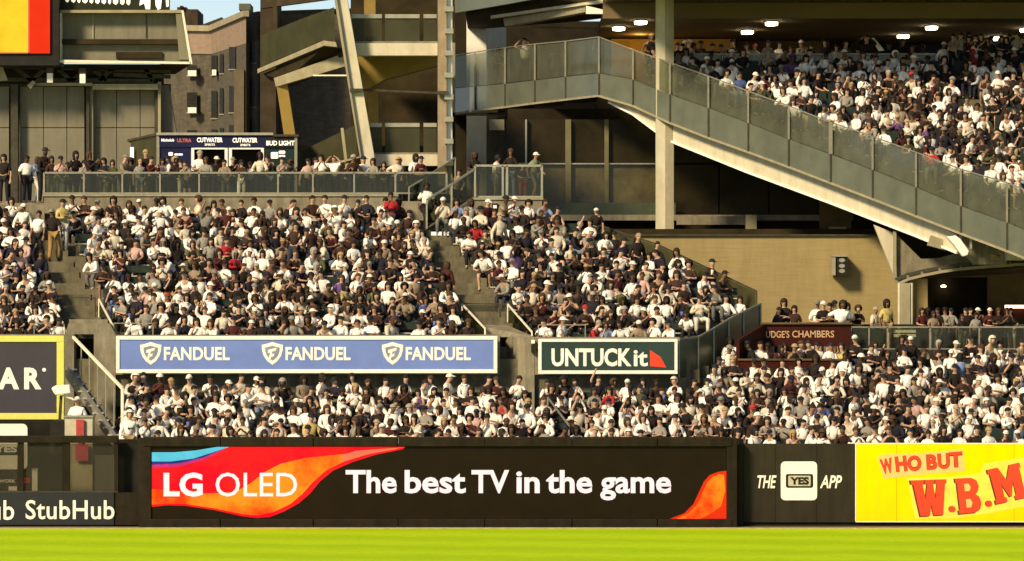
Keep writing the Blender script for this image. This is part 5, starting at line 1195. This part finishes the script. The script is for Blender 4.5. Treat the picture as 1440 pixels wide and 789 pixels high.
def add_ind(p):
    x, y, z, d, reg, row, imp = p
    for a in range(60):
        lab = mk_label(p, a % 2)
        if lab not in used: break
        nd = dress(d['std']); keep = ('std','note','s','w','pose','yaw') if d['std'] else ('std','note','s','w')
        for k_, v_ in nd.items():
            if k_ not in keep: d[k_] = v_
    if wc(lab) > 16:
        sh, hd = desc(d); lab2 = lab.replace(', '+hd, ''); lab = lab2 if lab2 not in used else ' '.join(lab.replace(' t-shirt', ' top').replace(' row above', ' row over').split()[:16])
    if wc(lab) > 16: lab = lab.replace('t-shirt', 'tee').replace(' hair', '').replace(', upright', '')
    if wc(lab) > 16: lab = lab.replace('sleeved ', '').replace('long sleeved', 'long')
    used.add(lab)
    L = LIB[d['pose']+'#%d' % random.randrange(NV(d['pose']))]
    o = bpy.data.objects.new('person', L['body']); COL.objects.link(o)
    o.location = (x, y, z); o.rotation_euler = (d['pitch']*.4, d['roll']*.4, d['yaw']); o.scale = (d['s']*d['w'], d['s']*d['w'], d['s'])
    o.color = d['skin']+(1,); tag(o, lab, 'person', 'spectators of the crowd' if d['note'] is None else None)
    def ch(nm, me, c):
        q = bpy.data.objects.new(nm, me); COL.objects.link(q); q.parent = o; q.color = tuple(c)+(1,)
    ch('shirt', L['shirt_'+d['sleeve']], d['shirt'][1]); ch('trousers', L['trousers_'+d['len']], d['tr'][1])
    ch('cap' if d['head'] == 'cap' else 'hood' if d['head'] == 'hood' else 'hair', L['head_'+d['head']], d['hc'][1])
    if d['shades']: ch('sunglasses', L['shades'], (.01,.01,.01))
for p in PEOPLE[:NIND]: add_ind(p)
# the others: one mesh
ARR = {}
def arr(me):
    if me.name not in ARR:
        co = np.empty(len(me.vertices)*3, np.float32); me.vertices.foreach_get('co', co)
        me.calc_loop_triangles(); t = np.empty(len(me.loop_triangles)*3, np.int32); me.loop_triangles.foreach_get('vertices', t)
        ARR[me.name] = (co.reshape(-1,3), t.reshape(-1,3))
    return ARR[me.name]
vs, ts, cs = [], [], []; n0 = 0
for p in PEOPLE[NIND:]:
    x, y, z, d, *_ = p; L = LIB[d['pose']+'#%d' % random.randrange(NV(d['pose']))]
    m = (Matrix.Translation((x,y,z)) @ Matrix.Rotation(d['yaw'],4,'Z') @ Matrix.Rotation(d['roll']*.4,4,'Y') @ Matrix.Rotation(d['pitch']*.4,4,'X') @ Matrix.Diagonal((d['s']*d['w'],d['s']*d['w'],d['s'],1)))
    mm = np.array(m, np.float32)
    for me, c in ((L['lod'],d['skin']),(L['shirt_'+d['sleeve']],d['shirt'][1]),(L['trousers_'+d['len']],d['tr'][1]),(L['head_'+d['head']],d['hc'][1])):
        co, t = arr(me); vs.append(co @ mm[:3,:3].T + mm[:3,3]); ts.append(t+n0); n0 += len(co)
        cs.append(np.tile(np.array(tuple(c)+(1,), np.float32), (len(co),1)))
    if random.random() < .16:                     # a cup, phone or paper in one hand
        t_ = L['J']['tipR']; b_ = MB().box(t_[0]-.04, t_[0]+.04, t_[1]-.07, t_[1]-.02, t_[2]-.03, t_[2]+random.choice([.07,.1,.13]))
        co = np.array(b_.v, np.float32); tt = []
        for f in b_.f: tt += [(f[0],f[1],f[2]),(f[0],f[2],f[3])]
        vs.append(co @ mm[:3,:3].T + mm[:3,3]); ts.append(np.array(tt, np.int32)+n0); n0 += 8
        cs.append(np.tile(np.array(random.choice([(.85,.85,.8,1),(.8,.78,.7,1),(.02,.02,.02,1),(.1,.15,.4,1)]), np.float32), (8,1)))
vs = np.concatenate(vs); ts = np.concatenate(ts); cs = np.concatenate(cs)
me = bpy.data.meshes.new('seated_crowd'); me.vertices.add(len(vs)); me.vertices.foreach_set('co', vs.ravel())
me.loops.add(len(ts)*3); me.loops.foreach_set('vertex_index', ts.ravel()); me.polygons.add(len(ts))
me.polygons.foreach_set('loop_start', np.arange(0, len(ts)*3, 3, dtype=np.int32)); me.polygons.foreach_set('loop_total', np.full(len(ts), 3, np.int32)); me.polygons.foreach_set('use_smooth', np.ones(len(ts), bool))
me.update(calc_edges=True)
ca = me.color_attributes.new('Col', 'FLOAT_COLOR', 'POINT'); ca.data.foreach_set('color', cs.ravel())
me.materials.append(CROWD)
oc = bpy.data.objects.new('seated_crowd', me); COL.objects.link(oc)
tag(oc, 'dense mass of seated spectators filling the bleachers and decks', 'crowd', kind='stuff')
fo = folding.build('folding_seats', M_seat); tag(fo, 'rows of dark green folding seats under the right side crowds', 'seats', kind='stuff')
print('PEOPLE', len(PEOPLE), 'crowd tris', len(ts))
